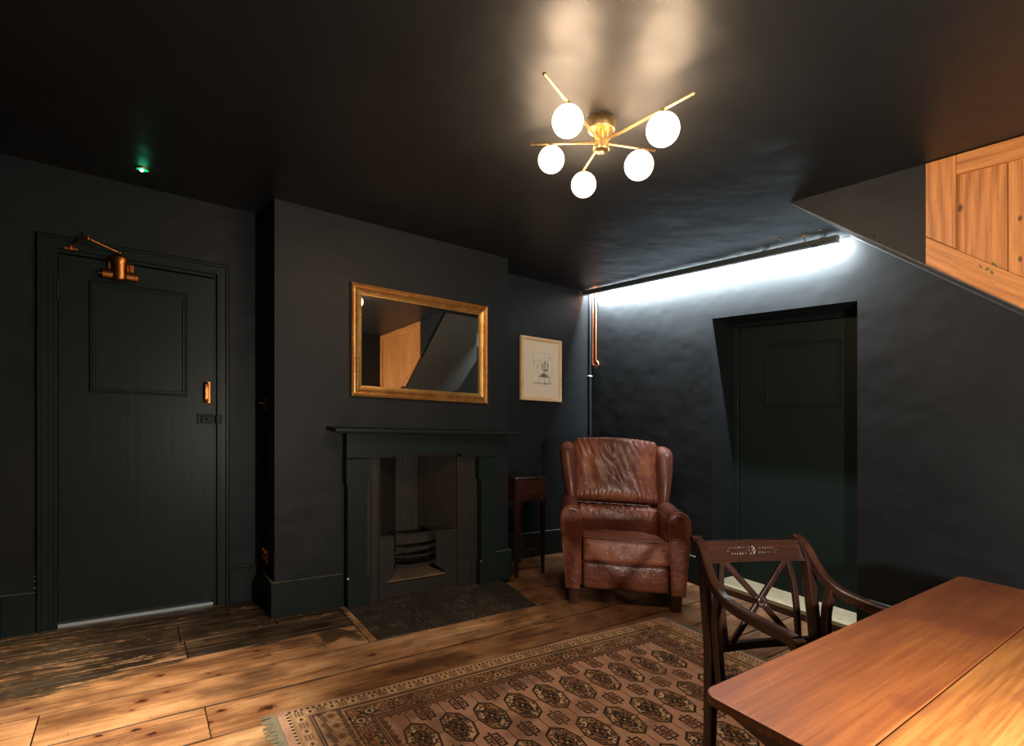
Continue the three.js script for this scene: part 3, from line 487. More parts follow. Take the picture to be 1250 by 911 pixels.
// ---------------------------------------------------------------- switch, socket, pipes
{
  const xs = 0.655 - 0.0005, s = thing('light_switch', 'small brass toggle light switch on the chimney side wall', 'switch');
  obj('plate', rspan(xs - 0.006, xs, 1.179, 1.275, -3.585, -3.5, 0.002), M.agedBrass, s);
  obj('toggle', [rod(V(xs - 0.004, 1.228, -3.545), V(xs - 0.028, 1.233, -3.545), 0.004), ball(0.006, xs - 0.03, 1.233, -3.545)], M.brass, s);
  const k = thing('power_socket', 'double brass plug socket low on the chimney side wall', 'socket');
  obj('plate', rspan(xs - 0.007, xs, 0.257, 0.343, -3.61, -3.464, 0.002), M.agedBrass, k);
  for (const z of [-3.57, -3.504]) { obj('rocker', rspan(xs - 0.011, xs - 0.005, 0.312, 0.33, z - 0.008, z + 0.008, 0.002), M.brass, k); obj('socket_face', rspan(xs - 0.009, xs - 0.005, 0.266, 0.305, z - 0.024, z + 0.024, 0.002), M.black, k); obj('earth_pin', [rspan(xs - 0.0115, xs - 0.008, 0.288, 0.298, z - 0.004, z + 0.004, 0.001), rspan(xs - 0.0115, xs - 0.008, 0.274, 0.28, z - 0.015, z - 0.006, 0.001), rspan(xs - 0.0115, xs - 0.008, 0.274, 0.28, z + 0.006, z + 0.015, 0.001)], std({ color: 0xe8e4da, roughness: 0.4 }), k); }
  const xp = XR - 0.022;
  const c = thing('copper_pipe', 'pair of bare copper pipes joined by a loop in the corner', 'pipe');
  obj('pipe', [rod(V(xp, H + 0.01, -3.578), V(xp, 1.745, -3.578), 0.0075, 14)], M.copper, c);
  obj('pipe', [rod(V(xp, H + 0.01, -3.538), V(xp, 1.758, -3.538), 0.0075, 14)], M.copper, c);
  obj('elbow', [tube([V(xp, 1.75, -3.578), V(xp, 1.735, -3.576), V(xp - 0.004, 1.726, -3.562), V(xp - 0.006, 1.722, -3.548), V(xp, 1.722, -3.535)], 0.0105, 20, 12), tube([V(xp, 1.762, -3.538), V(xp, 1.757, -3.52), V(xp, 1.742, -3.506), V(xp, 1.722, -3.506), V(xp, 1.708, -3.52), V(xp, 1.706, -3.54), V(xp, 1.712, -3.552)], 0.0095, 28, 12), cyl(0.0105, 0.0105, 0.03, xp, 1.77, -3.538), cyl(0.0105, 0.0105, 0.03, xp, 1.76, -3.578)], M.copper, c);
  const g = thing('corner_pipe', 'dark painted vertical pipe with a pale clip in the room corner', 'pipe');
  obj('pipe', rod(V(3.487, -0.02, -3.604), V(3.487, H + 0.01, -3.604), 0.012, 14), M.wall, g);
  obj('pipe_clip', [cyl(0.0155, 0.0155, 0.012, 3.487, 1.626, -3.604), rspan(3.462, 3.512, 1.62, 1.632, -3.614, -3.6, 0.002)], std({ color: 0xb9bcb8, roughness: 0.5 }), g, 'pale metal pipe clip');
}

// ---------------------------------------------------------------- ceiling lights
{
  const cx = 1.478, cz = -1.467, L = thing('ceiling_light', 'brass ceiling light with five glowing opal globes on straight rods', 'ceiling light', 0, 0);
  obj('canopy', lathe([[0.001, H - 0.046], [0.049, H - 0.046], [0.053, H - 0.042], [0.053, H], [0.001, H]]).translate(cx, 0, cz), M.fixtureBrass, L);
  obj('stem', [lathe([[0.001, H - 0.136], [0.006, H - 0.134], [0.008, H - 0.128], [0.008, H - 0.123], [0.029, H - 0.123], [0.031, H - 0.12], [0.031, H - 0.11], [0.029, H - 0.107], [0.024, H - 0.107], [0.024, H - 0.044], [0.001, H - 0.044]]).translate(cx, 0, cz), ...[0, 1, 2, 3, 4].map((i) => cyl(0.007, 0.007, 0.062, cx + 0.024 * Math.cos(i * 1.2566 + 0.4), H - 0.076, cz + 0.024 * Math.sin(i * 1.2566 + 0.4), 10))], M.fixtureBrass, L);
  const glow = std({ color: 0xfff1de, emissive: 0xffe3c2, emissiveIntensity: 3.2, roughness: 0.3 });
  // globe centre (x, h, z), radius, how far its rod reaches past it
  const bulbs = [[1.214, 2.276, -1.366, 0.0545, 0.16], [1.497, 2.275, -1.187, 0.0575, 0.12], [1.382, 2.3, -1.656, 0.0535, 0.09], [1.67, 2.293, -1.444, 0.0585, 0.085], [1.62, 2.286, -1.717, 0.055, 0.012]];
  for (const [x, h, z, r, past] of bulbs) {
    const a = V(cx, H - 0.09, cz), top = V(x, h + r + 0.012, z), dir = top.clone().sub(a).normalize(), e = top.clone().addScaledVector(dir, past);
    const rodMesh = obj('rod', [rod(a.clone().addScaledVector(dir, 0.02), e, 0.0055, 12)], M.fixtureBrass, L);
    obj('globe_cap', cyl(0.014, 0.009, 0.018, x, h + r + 0.004, z), M.fixtureBrass, rodMesh); obj('rod_tip', ball(0.0065, e.x, e.y, e.z, 10), M.fixtureBrass, rodMesh);
    const g = obj('globe', new THREE.SphereGeometry(r, 40, 28).translate(0, 0, 0), glow, L);
    g.geometry = new THREE.SphereGeometry(r, 40, 28); g.position.copy(at(x, h, z)); g.castShadow = false;
    const p = new THREE.PointLight(LAMPS.globe.color, LAMPS.globe.power); p.name = 'globe_light'; p.position.copy(g.position); p.castShadow = true; p.shadow.radius = 2.4; p.shadow.bias = -0.002; L.add(p);
  }
}
{
  // LED batten hung on clips close to the recess wall; its lens faces the wall
  const x = 3.4, y = 2.4, z0 = -3.612, z1 = -1.42, L = thing('strip_light', 'long black batten strip light washing the recess wall with white light', 'strip light');
  const w = 0.034, zc = (z0 + z1) / 2;
  obj('housing', [rspan(x - w / 2, x + w / 2, y - 0.03, y + 0.009, z0, z1, 0.003)], M.housing, L);
  const lens = obj('lens', [span(x + w / 2 - 0.002, x + w / 2 + 0.004, y - 0.024, y + 0.006, z0 + 0.02, z1 - 0.02)], std({ color: 0xffffff, emissive: 0xf1f8ff, emissiveIntensity: 2, roughness: 0.4 }), L);
  obj('end_cap', [rspan(x - w / 2 - 0.001, x + w / 2 + 0.001, y - 0.031, y + 0.01, z1 - 0.004, z1 + 0.004, 0.002)], std({ color: 0x5b6068, roughness: 0.5 }), L);
  for (const z of [z0 + 0.05, -1.86, -1.5]) obj('clip', [rspan(x - 0.022, x + 0.022, y + 0.008, y + 0.013, z - 0.014, z + 0.014, 0.002), tube([V(x - 0.016, y + 0.014, z), V(x - 0.016, y + 0.024, z - 0.004), V(x, H + 0.002, z), V(x + 0.016, y + 0.024, z + 0.004), V(x + 0.016, y + 0.014, z)], 0.0028, 20, 8)], std({ color: 0xb8bcc0, metalness: 0.8, roughness: 0.3 }), L);
  obj('cable', [tube([V(3.3, H, -1.565), V(3.305, H - 0.03, -1.563), V(3.318, H - 0.056, -1.555), V(3.345, H - 0.066, -1.53), V(3.37, H - 0.05, -1.5), V(3.385, H - 0.012, -1.475)], 0.0032, 40, 8)], std({ color: 0x4a3c30, roughness: 0.5 }), L);
  for (const g of [cyl(0.011, 0.011, 0.01, 3.3, H - 0.003, -1.565), rspan(3.25, 3.29, H - 0.004, H, -1.7, -1.69, 0.001), cyl(0.007, 0.007, 0.006, 3.27, H - 0.001, -1.46)]) obj('ceiling_plug', g, std({ color: 0xb98a52, roughness: 0.5, metalness: 0.4 }), L);
  const a = new THREE.RectAreaLight(LAMPS.strip.color, LAMPS.strip.power, z1 - z0 - 0.04, 0.022); a.name = 'strip_lamp';
  const X = V(0, FALL_Z, 1).normalize(), dirOut = V(1, -0.45, 0).normalize(), Zx = dirOut.clone().negate(), Y = Zx.clone().cross(X).normalize(), Zz = X.clone().cross(Y);
  a.quaternion.setFromRotationMatrix(new THREE.Matrix4().makeBasis(X, Y, Zz)); a.position.copy(at(x + w / 2 + 0.008, y - 0.009, zc)); L.add(a);
}
{
  const x = 0.031, z = -3.34, L = thing('emergency_light', 'tiny round recessed ceiling light glowing green above the left door', 'ceiling light', x, z);
  obj('bezel', lathe([[0.026, H - 0.003], [0.031, H - 0.006], [0.037, H - 0.005], [0.038, H]], 32), M.brass, L);
  obj('lens', lathe([[0.0005, H - 0.005], [0.02, H - 0.0045], [0.028, H - 0.002], [0.028, H + 0.0], [0.0005, H]], 32), std({ color: 0x0c3a26, emissive: 0x12d98c, emissiveIntensity: 1.1, roughness: 0.3 }), L, 'green glowing lens');
  const led = obj('led_bulb', new THREE.SphereGeometry(0.009, 16, 12).translate(-0.004, H - 0.006, 0.002), std({ color: 0xffffff, emissive: 0xbfffe4, emissiveIntensity: 5 }), L); led.castShadow = false;
  const p = new THREE.PointLight(0x30ffb0, 0.004); p.name = 'led_light'; p.position.set(0, H - 0.03, 0); L.add(p);
}
{
  // recessed downlight left of the view; it makes the bright pool on the boards at lower left
  const x = -0.3, z = -1.9, L = thing('ceiling_downlight', 'recessed round ceiling downlight over the floor left of the viewer', 'ceiling light', x, z);
  obj('bezel', lathe([[0.032, H - 0.002], [0.036, H - 0.006], [0.045, H - 0.005], [0.046, H + 0.001]], 32), M.brass, L);
  obj('lens', lathe([[0.0005, H - 0.003], [0.032, H - 0.002], [0.032, H], [0.0005, H]], 32), std({ color: 0xffffff, emissive: 0xffdcae, emissiveIntensity: 3 }), L);
  const s = new THREE.SpotLight(LAMPS.spot.color, LAMPS.spot.power, 0, LAMPS.spot.angle, LAMPS.spot.penumbra); s.name = 'downlight_lamp'; s.position.set(0, H - 0.012, 0); s.target.position.copy(at(-0.42, 0, -2.45)); s.castShadow = true; s.shadow.radius = 1.5; L.add(s); scene.add(s.target); s.target.name = 'downlight_aim';
}

// ---------------------------------------------------------------- rug
{
  const W = 2048, Hh = 1432, c = document.createElement('canvas'); c.width = W; c.height = Hh;
  const g = c.getContext('2d'), m = W / 2.25;                                      // pixels per metre
  const pink = '#d2a488', rust = '#8a5236', dk = '#2a201c', blue = '#3a3840', crm = '#e6c79c', brn = '#7e5238', org = '#a8683e';
  const R2 = (col, x, y, w, h) => { g.fillStyle = col; g.fillRect(x * m, y * m, w * m, h * m); };
  const L2 = 2.25, D2 = 1.573;
  R2('#d0a286', 0, 0, L2, D2);
  R2(dk, 0.03, 0.02, L2 - 0.06, D2 - 0.04); R2('#b48d64', 0.036, 0.026, L2 - 0.072, D2 - 0.052);
  const motif = (x, y, r, a, b) => { g.fillStyle = a; g.beginPath(); for (let i = 0; i < 8; i++) { const t = i * 0.7854 + 0.3927; g.lineTo(x + r * Math.cos(t), y + r * Math.sin(t)); } g.fill(); g.fillStyle = b; g.fillRect(x - r * 0.45, y - r * 0.45, r * 0.9, r * 0.9); g.fillStyle = dk; g.fillRect(x - r * 0.15, y - r * 0.6, r * 0.3, r * 1.2); };
  // bands: [inset x, inset y, width x, width y, background, motif colours, spacing, shape]
  const along = (inX, inY, w, fn, step) => { const x0 = inX * m, x1 = (L2 - inX) * m, y0 = inY * m, y1 = (D2 - inY) * m, n = Math.round((x1 - x0) / (step * m)), k = Math.round((y1 - y0) / (step * m)); for (let i = 0; i <= n; i++) { fn(x0 + (x1 - x0) * i / n, y0, i); fn(x0 + (x1 - x0) * i / n, y1, i); } for (let i = 1; i < k; i++) { fn(x0, y0 + (y1 - y0) * i / k, i); fn(x1, y0 + (y1 - y0) * i / k, i); } };
  const ringRect = (col, inX, inY, t) => { g.strokeStyle = col; g.lineWidth = t * m; g.strokeRect(inX * m, inY * m, (L2 - 2 * inX) * m, (D2 - 2 * inY) * m); };
  ringRect('#c8a276', 0.075, 0.05, 0.05);
  along(0.034, 0.024, 0, (x, y, i) => { g.fillStyle = i % 2 ? dk : crm; g.fillRect(x - 5, y - 5, 10, 10); }, 0.0115);
  along(0.075, 0.05, 0, (x, y, i) => { if (i % 2) motif(x, y, 0.018 * m, crm, org); else { g.fillStyle = dk; for (let q = 0; q < 9; q++) g.fillRect(x - 14 + (q % 3) * 11, y - 14 + (q / 3 | 0) * 11, 6, 6); } }, 0.043);
  ringRect(dk, 0.108, 0.082, 0.004); ringRect(blue, 0.118, 0.09, 0.007); ringRect(crm, 0.127, 0.098, 0.003);
  // wider end panels with slanting lattice
  for (const s of [0, 1]) { const x0 = s ? L2 - 0.235 : 0.128; R2('#bd9668', x0, 0.1, 0.107, D2 - 0.2); for (let y = 0.12; y < D2 - 0.12; y += 0.075) { const cx = (x0 + 0.053) * m, cy = y * m; g.strokeStyle = crm; g.lineWidth = 5; g.beginPath(); g.moveTo(cx - 44, cy); g.lineTo(cx, cy - 31); g.lineTo(cx + 44, cy); g.lineTo(cx, cy + 31); g.closePath(); g.stroke(); g.strokeStyle = dk; g.lineWidth = 6; for (let q = -3; q < 4; q++) { g.beginPath(); g.moveTo(cx - 40 + q * 2, cy + q * 9); g.lineTo(cx - 22 + q * 2, cy + q * 9 - 6); g.stroke(); g.beginPath(); g.moveTo(cx + 24, cy + q * 9); g.lineTo(cx + 40, cy + q * 9 + 5); g.stroke(); } motif(cx, cy, 14, brn, org); } }
  ringRect('#a87e56', 0.27, 0.152, 0.07); ringRect('#c49a6c', 0.27, 0.152, 0.045);
  for (let i = 0; i < 5200; i++) { const side = i % 4, u = rnd(), w2 = (rnd() - 0.5) * 0.085, o = [dk, blue, dk, crm, org][i % 5]; const x = side < 2 ? 0.27 + u * (L2 - 0.54) : (side === 2 ? 0.27 + w2 : L2 - 0.27 + w2), y = side < 2 ? (side ? D2 - 0.152 + w2 : 0.152 + w2) : 0.152 + u * (D2 - 0.304); g.fillStyle = o; g.fillRect(x * m, y * m, 5 + rnd() * 6, 4 + rnd() * 5); }
  ringRect(dk, 0.238, 0.112, 0.005); ringRect(blue, 0.316, 0.196, 0.007); ringRect(dk, 0.326, 0.204, 0.004);
  along(0.272, 0.153, 0, (x, y, i) => { if (i % 2) { motif(x, y, 0.026 * m, dk, org); motif(x, y, 0.02 * m, i % 4 === 1 ? crm : org, brn); } else { g.fillStyle = i % 4 ? blue : dk; for (let q = 0; q < 16; q++) if ((q * 7 + i) % 3) g.fillRect(x - 22 + (q % 4) * 12, y - 24 + (q / 4 | 0) * 13, 7, 7); g.fillStyle = org; g.fillRect(x - 8, y - 8, 16, 16); } }, 0.052);
  R2(brn, 0.334, 0.21, L2 - 0.668, D2 - 0.42);
  R2(pink, 0.352, 0.226, L2 - 0.704, D2 - 0.452);
  along(0.35, 0.224, 0, (x, y, i) => { g.strokeStyle = i % 3 ? dk : brn; g.lineWidth = 5; g.beginPath(); g.moveTo(x - 12, y - 8); g.lineTo(x, y + 14); g.lineTo(x + 10, y); g.stroke(); g.fillStyle = brn; g.fillRect(x - 6, y - 10, 12, 12); }, 0.034);
  // field: rows of octagonal guls with crosses between
  const gul = (x, y, rx, ry) => {
    const oct = (k) => { g.beginPath(); for (let i = 0; i < 24; i++) { const t = i / 24 * 6.283, q = 1 + 0.05 * Math.cos(t * 8); g.lineTo(x + rx * k * q * Math.cos(t), y + ry * k * q * Math.sin(t)); } g.closePath(); };
    g.fillStyle = dk; oct(1); g.fill(); g.fillStyle = '#a08058'; oct(0.9); g.fill();
    g.save(); oct(0.86); g.clip();
    g.fillStyle = crm; g.fillRect(x - rx, y - ry, rx, ry); g.fillRect(x, y, rx, ry); g.fillStyle = '#a5835a'; g.fillRect(x, y - ry, rx, ry); g.fillRect(x - rx, y, rx, ry);
    for (let i = 0; i < 150; i++) { const t = rnd() * 6.283, r = Math.sqrt(rnd()); g.fillStyle = [dk, dk, blue, brn, org, dk][i % 6]; g.fillRect(x + rx * r * Math.cos(t) - 4, y + ry * r * Math.sin(t) - 4, 6 + rnd() * 5, 6 + rnd() * 7); }
    g.restore();
    g.fillStyle = dk; oct(0.5); g.fill(); g.fillStyle = '#8d6a48'; oct(0.42); g.fill(); for (let i = 0; i < 30; i++) { const t = rnd() * 6.283, q = Math.sqrt(rnd()) * 0.4; g.fillStyle = [dk, blue, org][i % 3]; g.fillRect(x + rx * q * Math.cos(t) - 3, y + ry * q * Math.sin(t) - 3, 7, 7); } g.fillStyle = dk; g.fillRect(x - rx * 0.34, y - ry * 0.09, rx * 0.68, ry * 0.18); g.fillRect(x - rx * 0.09, y - ry * 0.34, rx * 0.18, ry * 0.68); g.fillStyle = crm; g.fillRect(x - 4, y - 5, 8, 10);
  };
  const sx = 0.1535, sy = 0.295, x1 = 0.435, y1 = 0.425;
  g.strokeStyle = dk; g.lineWidth = 3;
  for (let i = 0; i < 10; i++) { g.beginPath(); g.moveTo((x1 + i * sx) * m, 0.24 * m); g.lineTo((x1 + i * sx) * m, (D2 - 0.24) * m); g.stroke(); }
  for (let j = 0; j < 3; j++) { g.beginPath(); g.moveTo(0.36 * m, (y1 + j * sy) * m); g.lineTo((L2 - 0.36) * m, (y1 + j * sy) * m); g.stroke(); }
  for (let j = 0; j < 3; j++) for (let i = 0; i < 10; i++) gul((x1 + i * sx) * m, (y1 + j * sy) * m, 0.063 * m, 0.108 * m);
  for (let j = 0; j < 4; j++) for (let i = 0; i < 11; i++) { const x = (x1 + (i - 0.5) * sx) * m, y = (y1 + (j - 0.5) * sy) * m; if (x < 0.36 * m || x > (L2 - 0.36) * m) continue; g.fillStyle = dk; g.fillRect(x - 34, y - 4, 68, 8); g.fillRect(x - 4, y - 52, 8, 104); for (const [a, b] of [[-1, -1], [1, -1], [-1, 1], [1, 1]]) { g.fillRect(x + a * 26 - 4, y + b * 22 - 14, 8, 28); g.fillRect(x + a * 16 - 10, y + b * 34 - 4, 20, 8); g.fillStyle = brn; g.fillRect(x + a * 12 - 6, y + b * 14 - 8, 12, 16); g.fillStyle = dk; } g.fillStyle = org; g.fillRect(x - 9, y - 11, 18, 22); g.fillStyle = dk; g.fillRect(x - 3, y - 14, 6, 28); }
  // wear and weave
  const im = g.getImageData(0, 0, W, Hh), d = im.data;
  for (let y = 0, i = 0; y < Hh; y++) for (let x = 0; x < W; x++, i += 4) {
    const n = (hash(x >> 1, y >> 1) - 0.5) * 34 + (hash(x, y) - 0.5) * 22, wear = smooth(0.5, 0.72, fbm(x / 190, y / 170, 4)) * 0.35, soil = smooth(0.55, 0.8, fbm(x / 120 + 50, y / 120, 3)) * 0.3;
    for (let k = 0; k < 3; k++) { let v = d[i + k] + n; v = lerp(v, [150, 108, 84][k], wear); v = lerp(v, [70, 48, 36][k], soil); d[i + k] = clamp(v, 0, 255); }
  }
  g.putImageData(im, 0, 0);
  const tx = new THREE.CanvasTexture(c); tx.colorSpace = THREE.SRGBColorSpace; tx.anisotropy = 8;
  const pile = data(512, 512, (x, y) => { const v = hash(x * 512 | 0, y * 512 | 0) * 0.6 + noise(x * 90, y * 90) * 0.4; return [v * 255, v * 255, v * 255]; }, false); pile.repeat.set(6, 4);
  const mat = phys({ map: tx, bumpMap: pile, bumpScale: 0.002, roughness: 0.95, sheen: 0.3, sheenColor: new THREE.Color(0.5, 0.35, 0.28), sheenRoughness: 0.6 });
  const A = [0.457, -2.262], B = [2.705, -2.156], C = [2.7, -0.64], E2 = [0.43, -0.69];
  const q = (u, v) => { const x = lerp(lerp(A[0], B[0], u), lerp(E2[0], C[0], u), v), z = lerp(lerp(A[1], B[1], u), lerp(E2[1], C[1], u), v) + 0.006 * Math.sin(u * 9) * (1 - v); return [x, z]; };
  const NX = 60, NZ = 40, pos = [], uv = [], idx = [], lift = (u, v) => 0.0085 + 0.0012 * fbm(u * 9, v * 7, 2);
  for (let j = 0; j <= NZ; j++) for (let i = 0; i <= NX; i++) { const [x, z] = q(i / NX, j / NZ); pos.push(x, lift(i / NX, j / NZ), z); uv.push(i / NX, 1 - j / NZ); }
  for (let j = 0; j < NZ; j++) for (let i = 0; i < NX; i++) { const a = j * (NX + 1) + i, b = a + NX + 1; idx.push(a, b, a + 1, a + 1, b, b + 1); }
  const edge = []; for (let i = 0; i <= NX; i++) edge.push([i, 0]); for (let j = 1; j <= NZ; j++) edge.push([NX, j]); for (let i = NX - 1; i >= 0; i--) edge.push([i, NZ]); for (let j = NZ - 1; j > 0; j--) edge.push([0, j]);
  const e0 = pos.length / 3; for (const [i, j] of edge) { const [x, z] = q(i / NX, j / NZ); pos.push(x, 0.001, z); uv.push(i / NX, 1 - j / NZ); }
  edge.forEach(([i, j], k) => { const n = (k + 1) % edge.length, a = j * (NX + 1) + i, b = edge[n][1] * (NX + 1) + edge[n][0]; idx.push(a, b, e0 + k, b, e0 + n, e0 + k); });
  const geo = new THREE.BufferGeometry(); geo.setAttribute('position', new THREE.Float32BufferAttribute(pos, 3)); geo.setAttribute('uv', new THREE.Float32BufferAttribute(uv, 2)); geo.setIndex(idx); geo.computeVertexNormals();
  const r = thing('rug', 'worn patterned rug with rows of dark octagons on dusty pink', 'rug');
  obj('pile', geo, mat, r);
  for (const side of [0, 1]) { // fringe tassels: loose bundles of warp threads at both ends
    const gs = [];
    for (let v = 0.004; v < 1; v += 0.0062) { const [x, z] = q(side, v), o = side ? 1 : -1, len = 0.045 + rnd() * 0.02, s = (rnd() - 0.5) * 0.014; gs.push(tube([V(x, 0.005, z), V(x + o * len * 0.5, 0.004 + rnd() * 0.003, z + s * 0.4), V(x + o * len, 0.003, z + s)], 0.0024, 5, 5)); }
    const f = obj('fringe', gs, std({ color: 0x8f8a72, roughness: 0.95 }), r, 'greyish cream cotton fringe'); f.userData.kind = 'stuff';
    obj('kilim_end', [(() => { const o = side ? 1 : -1, p2 = [], i2 = []; for (let j = 0; j <= 40; j++) { const [x, z] = q(side, j / 40); p2.push(x, 0.006, z, x + o * 0.022, 0.0045, z); if (j < 40) { const a = j * 2; side ? i2.push(a, a + 2, a + 1, a + 1, a + 2, a + 3) : i2.push(a, a + 1, a + 2, a + 1, a + 3, a + 2); } } const k = new THREE.BufferGeometry(); k.setAttribute('position', new THREE.Float32BufferAttribute(p2, 3)); k.setIndex(i2); k.computeVertexNormals(); return k; })()], std({ color: 0x857c62, roughness: 0.95 }), r);
  }
}

// ---------------------------------------------------------------- side table in the alcove
{
  const t = thing('side_table', 'slim dark mahogany side table between fireplace and armchair', 'table', 2.472, -3.37);
  const w = 0.29, d = 0.34, h = 0.758, lx = w / 2 - 0.018, lz = d / 2 - 0.018;
  obj('tabletop', grain(rspan(-w / 2 - 0.004, w / 2 + 0.006, h - 0.014, h, -d / 2 - 0.004, d / 2 + 0.004, 0.004), 'x'), M.mahogany, t);
  obj('apron', [rspan(-lx, lx, 0.575, h - 0.014, lz - 0.006, lz + 0.008, 0.002), rspan(-lx, lx, 0.575, h - 0.014, -lz - 0.008, -lz + 0.006, 0.002), rspan(-lx - 0.008, -lx + 0.006, 0.575, h - 0.014, -lz, lz, 0.002), rspan(lx - 0.006, lx + 0.008, 0.575, h - 0.014, -lz, lz, 0.002)].map((g) => grain(g, 'x', 0.2, 0.1)), M.mahogany, t);
  for (const [sx, sz] of [[-1, 1], [1, 1], [-1, -1], [1, -1]]) { const r = (y, a) => [[-1, -1], [1, -1], [1, 1], [-1, 1]].map(([p, q]) => V(sx * lx + p * a, y, sz * lz + q * a)); obj('leg', grain(loft([r(0, 0.0095), r(0.55, 0.0165), r(h - 0.014, 0.0165)].map((x) => x.reverse()), true, true), 'y'), M.mahogany, t); }
  obj('stretcher', [rspan(-lx, lx, 0.193, 0.207, lz - 0.012, lz + 0.012, 0.002), rspan(-lx, lx, 0.193, 0.207, -lz - 0.012, -lz + 0.012, 0.002), rspan(-lx - 0.01, -lx + 0.01, 0.193, 0.207, -lz, lz, 0.002), rspan(lx - 0.01, lx + 0.01, 0.193, 0.207, -lz, lz, 0.002)].map((g) => grain(g, 'x')), M.mahogany, t);
}

// ---------------------------------------------------------------- leather armchair
{
  const a = thing('armchair', 'cracked brown leather wingback armchair before the dark corner', 'armchair', 2.6075, -2.3705, -0.71);
  const wob = (q, s, amp) => (fbm(q.x * s + 20, q.y * s + q.z * s, 3) - 0.5) * amp;
  const uvL = (g) => grain(g, 'y');
  for (const [sx, z, k] of [[-1, -0.05, 1], [1, -0.05, 1], [-1, -0.66, 0], [1, -0.66, 0]]) { const r = (y, w, o = 0) => [[-1, -1], [-1, 1], [1, 1], [1, -1]].map(([p, q]) => V(sx * (0.335 - 0.002) + p * w, y, z + q * w + o)); obj('leg', grain(loft(k ? [r(0, 0.029), r(0.125, 0.037)] : [r(0, 0.027, -0.07), r(0.125, 0.035)], true, true), 'y'), M.mahoganyDark, a); }
  // base box and apron
  obj('seat_base', [uvL(cushion(0.60, 0.19, 0.62, 0.02, 0.03).translate(0.005, 0.205, -0.37))], M.leather, a);
  obj('footrest_panel', uvL(cushion(0.564, 0.185, 0.075, 0.025, 0.014, (p, n) => { if (n.z > 0.3) p.z += 0.016 * Math.cos(p.x / 0.282 * 1.4) * Math.cos(p.y / 0.09 * 1.3) + wob(p, 12, 0.006); }).translate(0.009, 0.203, -0.055)), M.leather, a);
  obj('seat_cushion', uvL(cushion(0.57, 0.158, 0.6, 0.028, 0.014, (p, n) => { const top = clamp(n.y); p.y += top * (0.022 * (1 - (p.x / 0.285) ** 2) * (1 - ((p.z + 0.02) / 0.32) ** 2) + wob(p, 9, 0.014)); if (n.z > 0.4) p.z += 0.012 * Math.cos(p.x / 0.28 * 1.4) + wob(p, 16, 0.008); }).translate(0, 0, -0.3).rotateX(-0.11).translate(0.009, 0.376, 0.003)), M.wornLeather, a, 'seat cushion worn pale at the front');
  const pipe = (pts, r = 0.0045) => tube(pts, r, 60, 6);
  obj('cushion_piping', [pipe([V(-0.268, 0.452, -0.02), V(-0.1, 0.456, 0.004), V(0.1, 0.455, 0.006), V(0.288, 0.447, -0.018)]), pipe([V(-0.268, 0.302, -0.014), V(0, 0.3, 0.006), V(0.288, 0.3, -0.014)])], M.piping, a);
  // back cushion with gathered, wrinkled leather; lumbar roll below it
  const lean = -0.3;
  const backFn = (p, n) => {
    const f = clamp(n.z);
    if (f > 0.2) {
      const u = p.x / 0.29, v = p.y / 0.22;
      p.z += 0.05 * f * (1 - u * u) * (1 - v * v * 0.6) + (v < -0.5 ? 0.012 * (-v - 0.5) : 0);
      const k = (0.3 + noise(p.x * 9 + 3, p.y * 4) * 1.1) * smooth(1.05, 0.2, Math.abs(u)) * smooth(1.0, 0.2, Math.abs(v));
      p.z += k * 0.02 * (Math.abs(noise(p.x * 27 + p.y * 9 + 5, p.y * 5 + 2) - 0.5) * 2 - 0.5) * 2;
      p.z += 0.007 * smooth(0.35, 1, v) * Math.sin((p.x + p.y * 0.4) * 150) * smooth(0.1, 0.8, Math.abs(u));
      p.z += 0.009 * smooth(-0.7, -0.98, v) * Math.sin(p.x * 190 + noise(p.x * 20, 3) * 4);
    }
    p.z += wob(p, 10, 0.008) * f;
    if (p.y > 0.1) p.y += 0.022 * (1 - (p.x / 0.3) ** 2) * smooth(0.1, 0.2, p.y);
  };
  obj('back_cushion', uvL(cushion(0.65, 0.475, 0.15, 0.042, 0.0095, backFn).rotateX(lean).translate(0.0, 0.836, -0.6)), M.leather, a);
  obj('lumbar_cushion', uvL(cushion(0.6, 0.225, 0.15, 0.04, 0.0105, (p, n) => { const f = clamp(n.z), u = p.x / 0.29, v = p.y / 0.12; p.z += f * (0.022 * (1 - u * u) * (1 - v * v) + 0.007 * smooth(0.25, 0.9, v) * Math.sin(p.x * 120 + noise(p.x * 30, 1) * 5) * noise(p.x * 8, 7) + wob(p, 12, 0.012)); if (n.y > 0.5) p.y += 0.004 * Math.sin(p.x * 130 + noise(p.x * 22, 9) * 5); }).rotateX(-0.14).translate(0.0, 0.487, -0.475)), M.leather, a);
  obj('back_shell', uvL(cushion(0.68, 0.93, 0.07, 0.035, 0.03).rotateX(-0.26).translate(0, 0.58, -0.69)), M.leather, a);
  // arms: rounded front outline, swollen shoulder, lofted front to back
  for (const s of [-1, 1]) {
    const outline = (k, grow, z) => { // front outline around the arm, s = side
      const pts = [[-0.298, 0.108], [-0.29, 0.3], [-0.284, 0.5], [-0.283, 0.59], [-0.29, 0.628], [-0.312, 0.65], [-0.345, 0.66], [-0.378, 0.653], [-0.403, 0.632], [-0.416, 0.595], [-0.419, 0.54], [-0.412, 0.44], [-0.4, 0.3], [-0.384, 0.108]];
      const cx = -0.35, cy = 0.39;
      return pts.map(([x, y]) => V(-s * (cx + (x - cx) * grow), cy + (y - cy) * (0.5 + grow * 0.5) + k, z));
    };
    const order = (r) => (s < 0 ? r.reverse() : r);
    const rings = [outline(-0.01, 0.8, 0.0), outline(-0.006, 0.9, 0.004), outline(-0.002, 0.98, -0.004), outline(0, 1, -0.02), outline(0.0, 1.0, -0.1), outline(-0.004, 0.99, -0.2), outline(0.0, 0.97, -0.4), outline(0.006, 0.95, -0.66), outline(0.0, 0.9, -0.7)].map((r) => order(r).reverse());
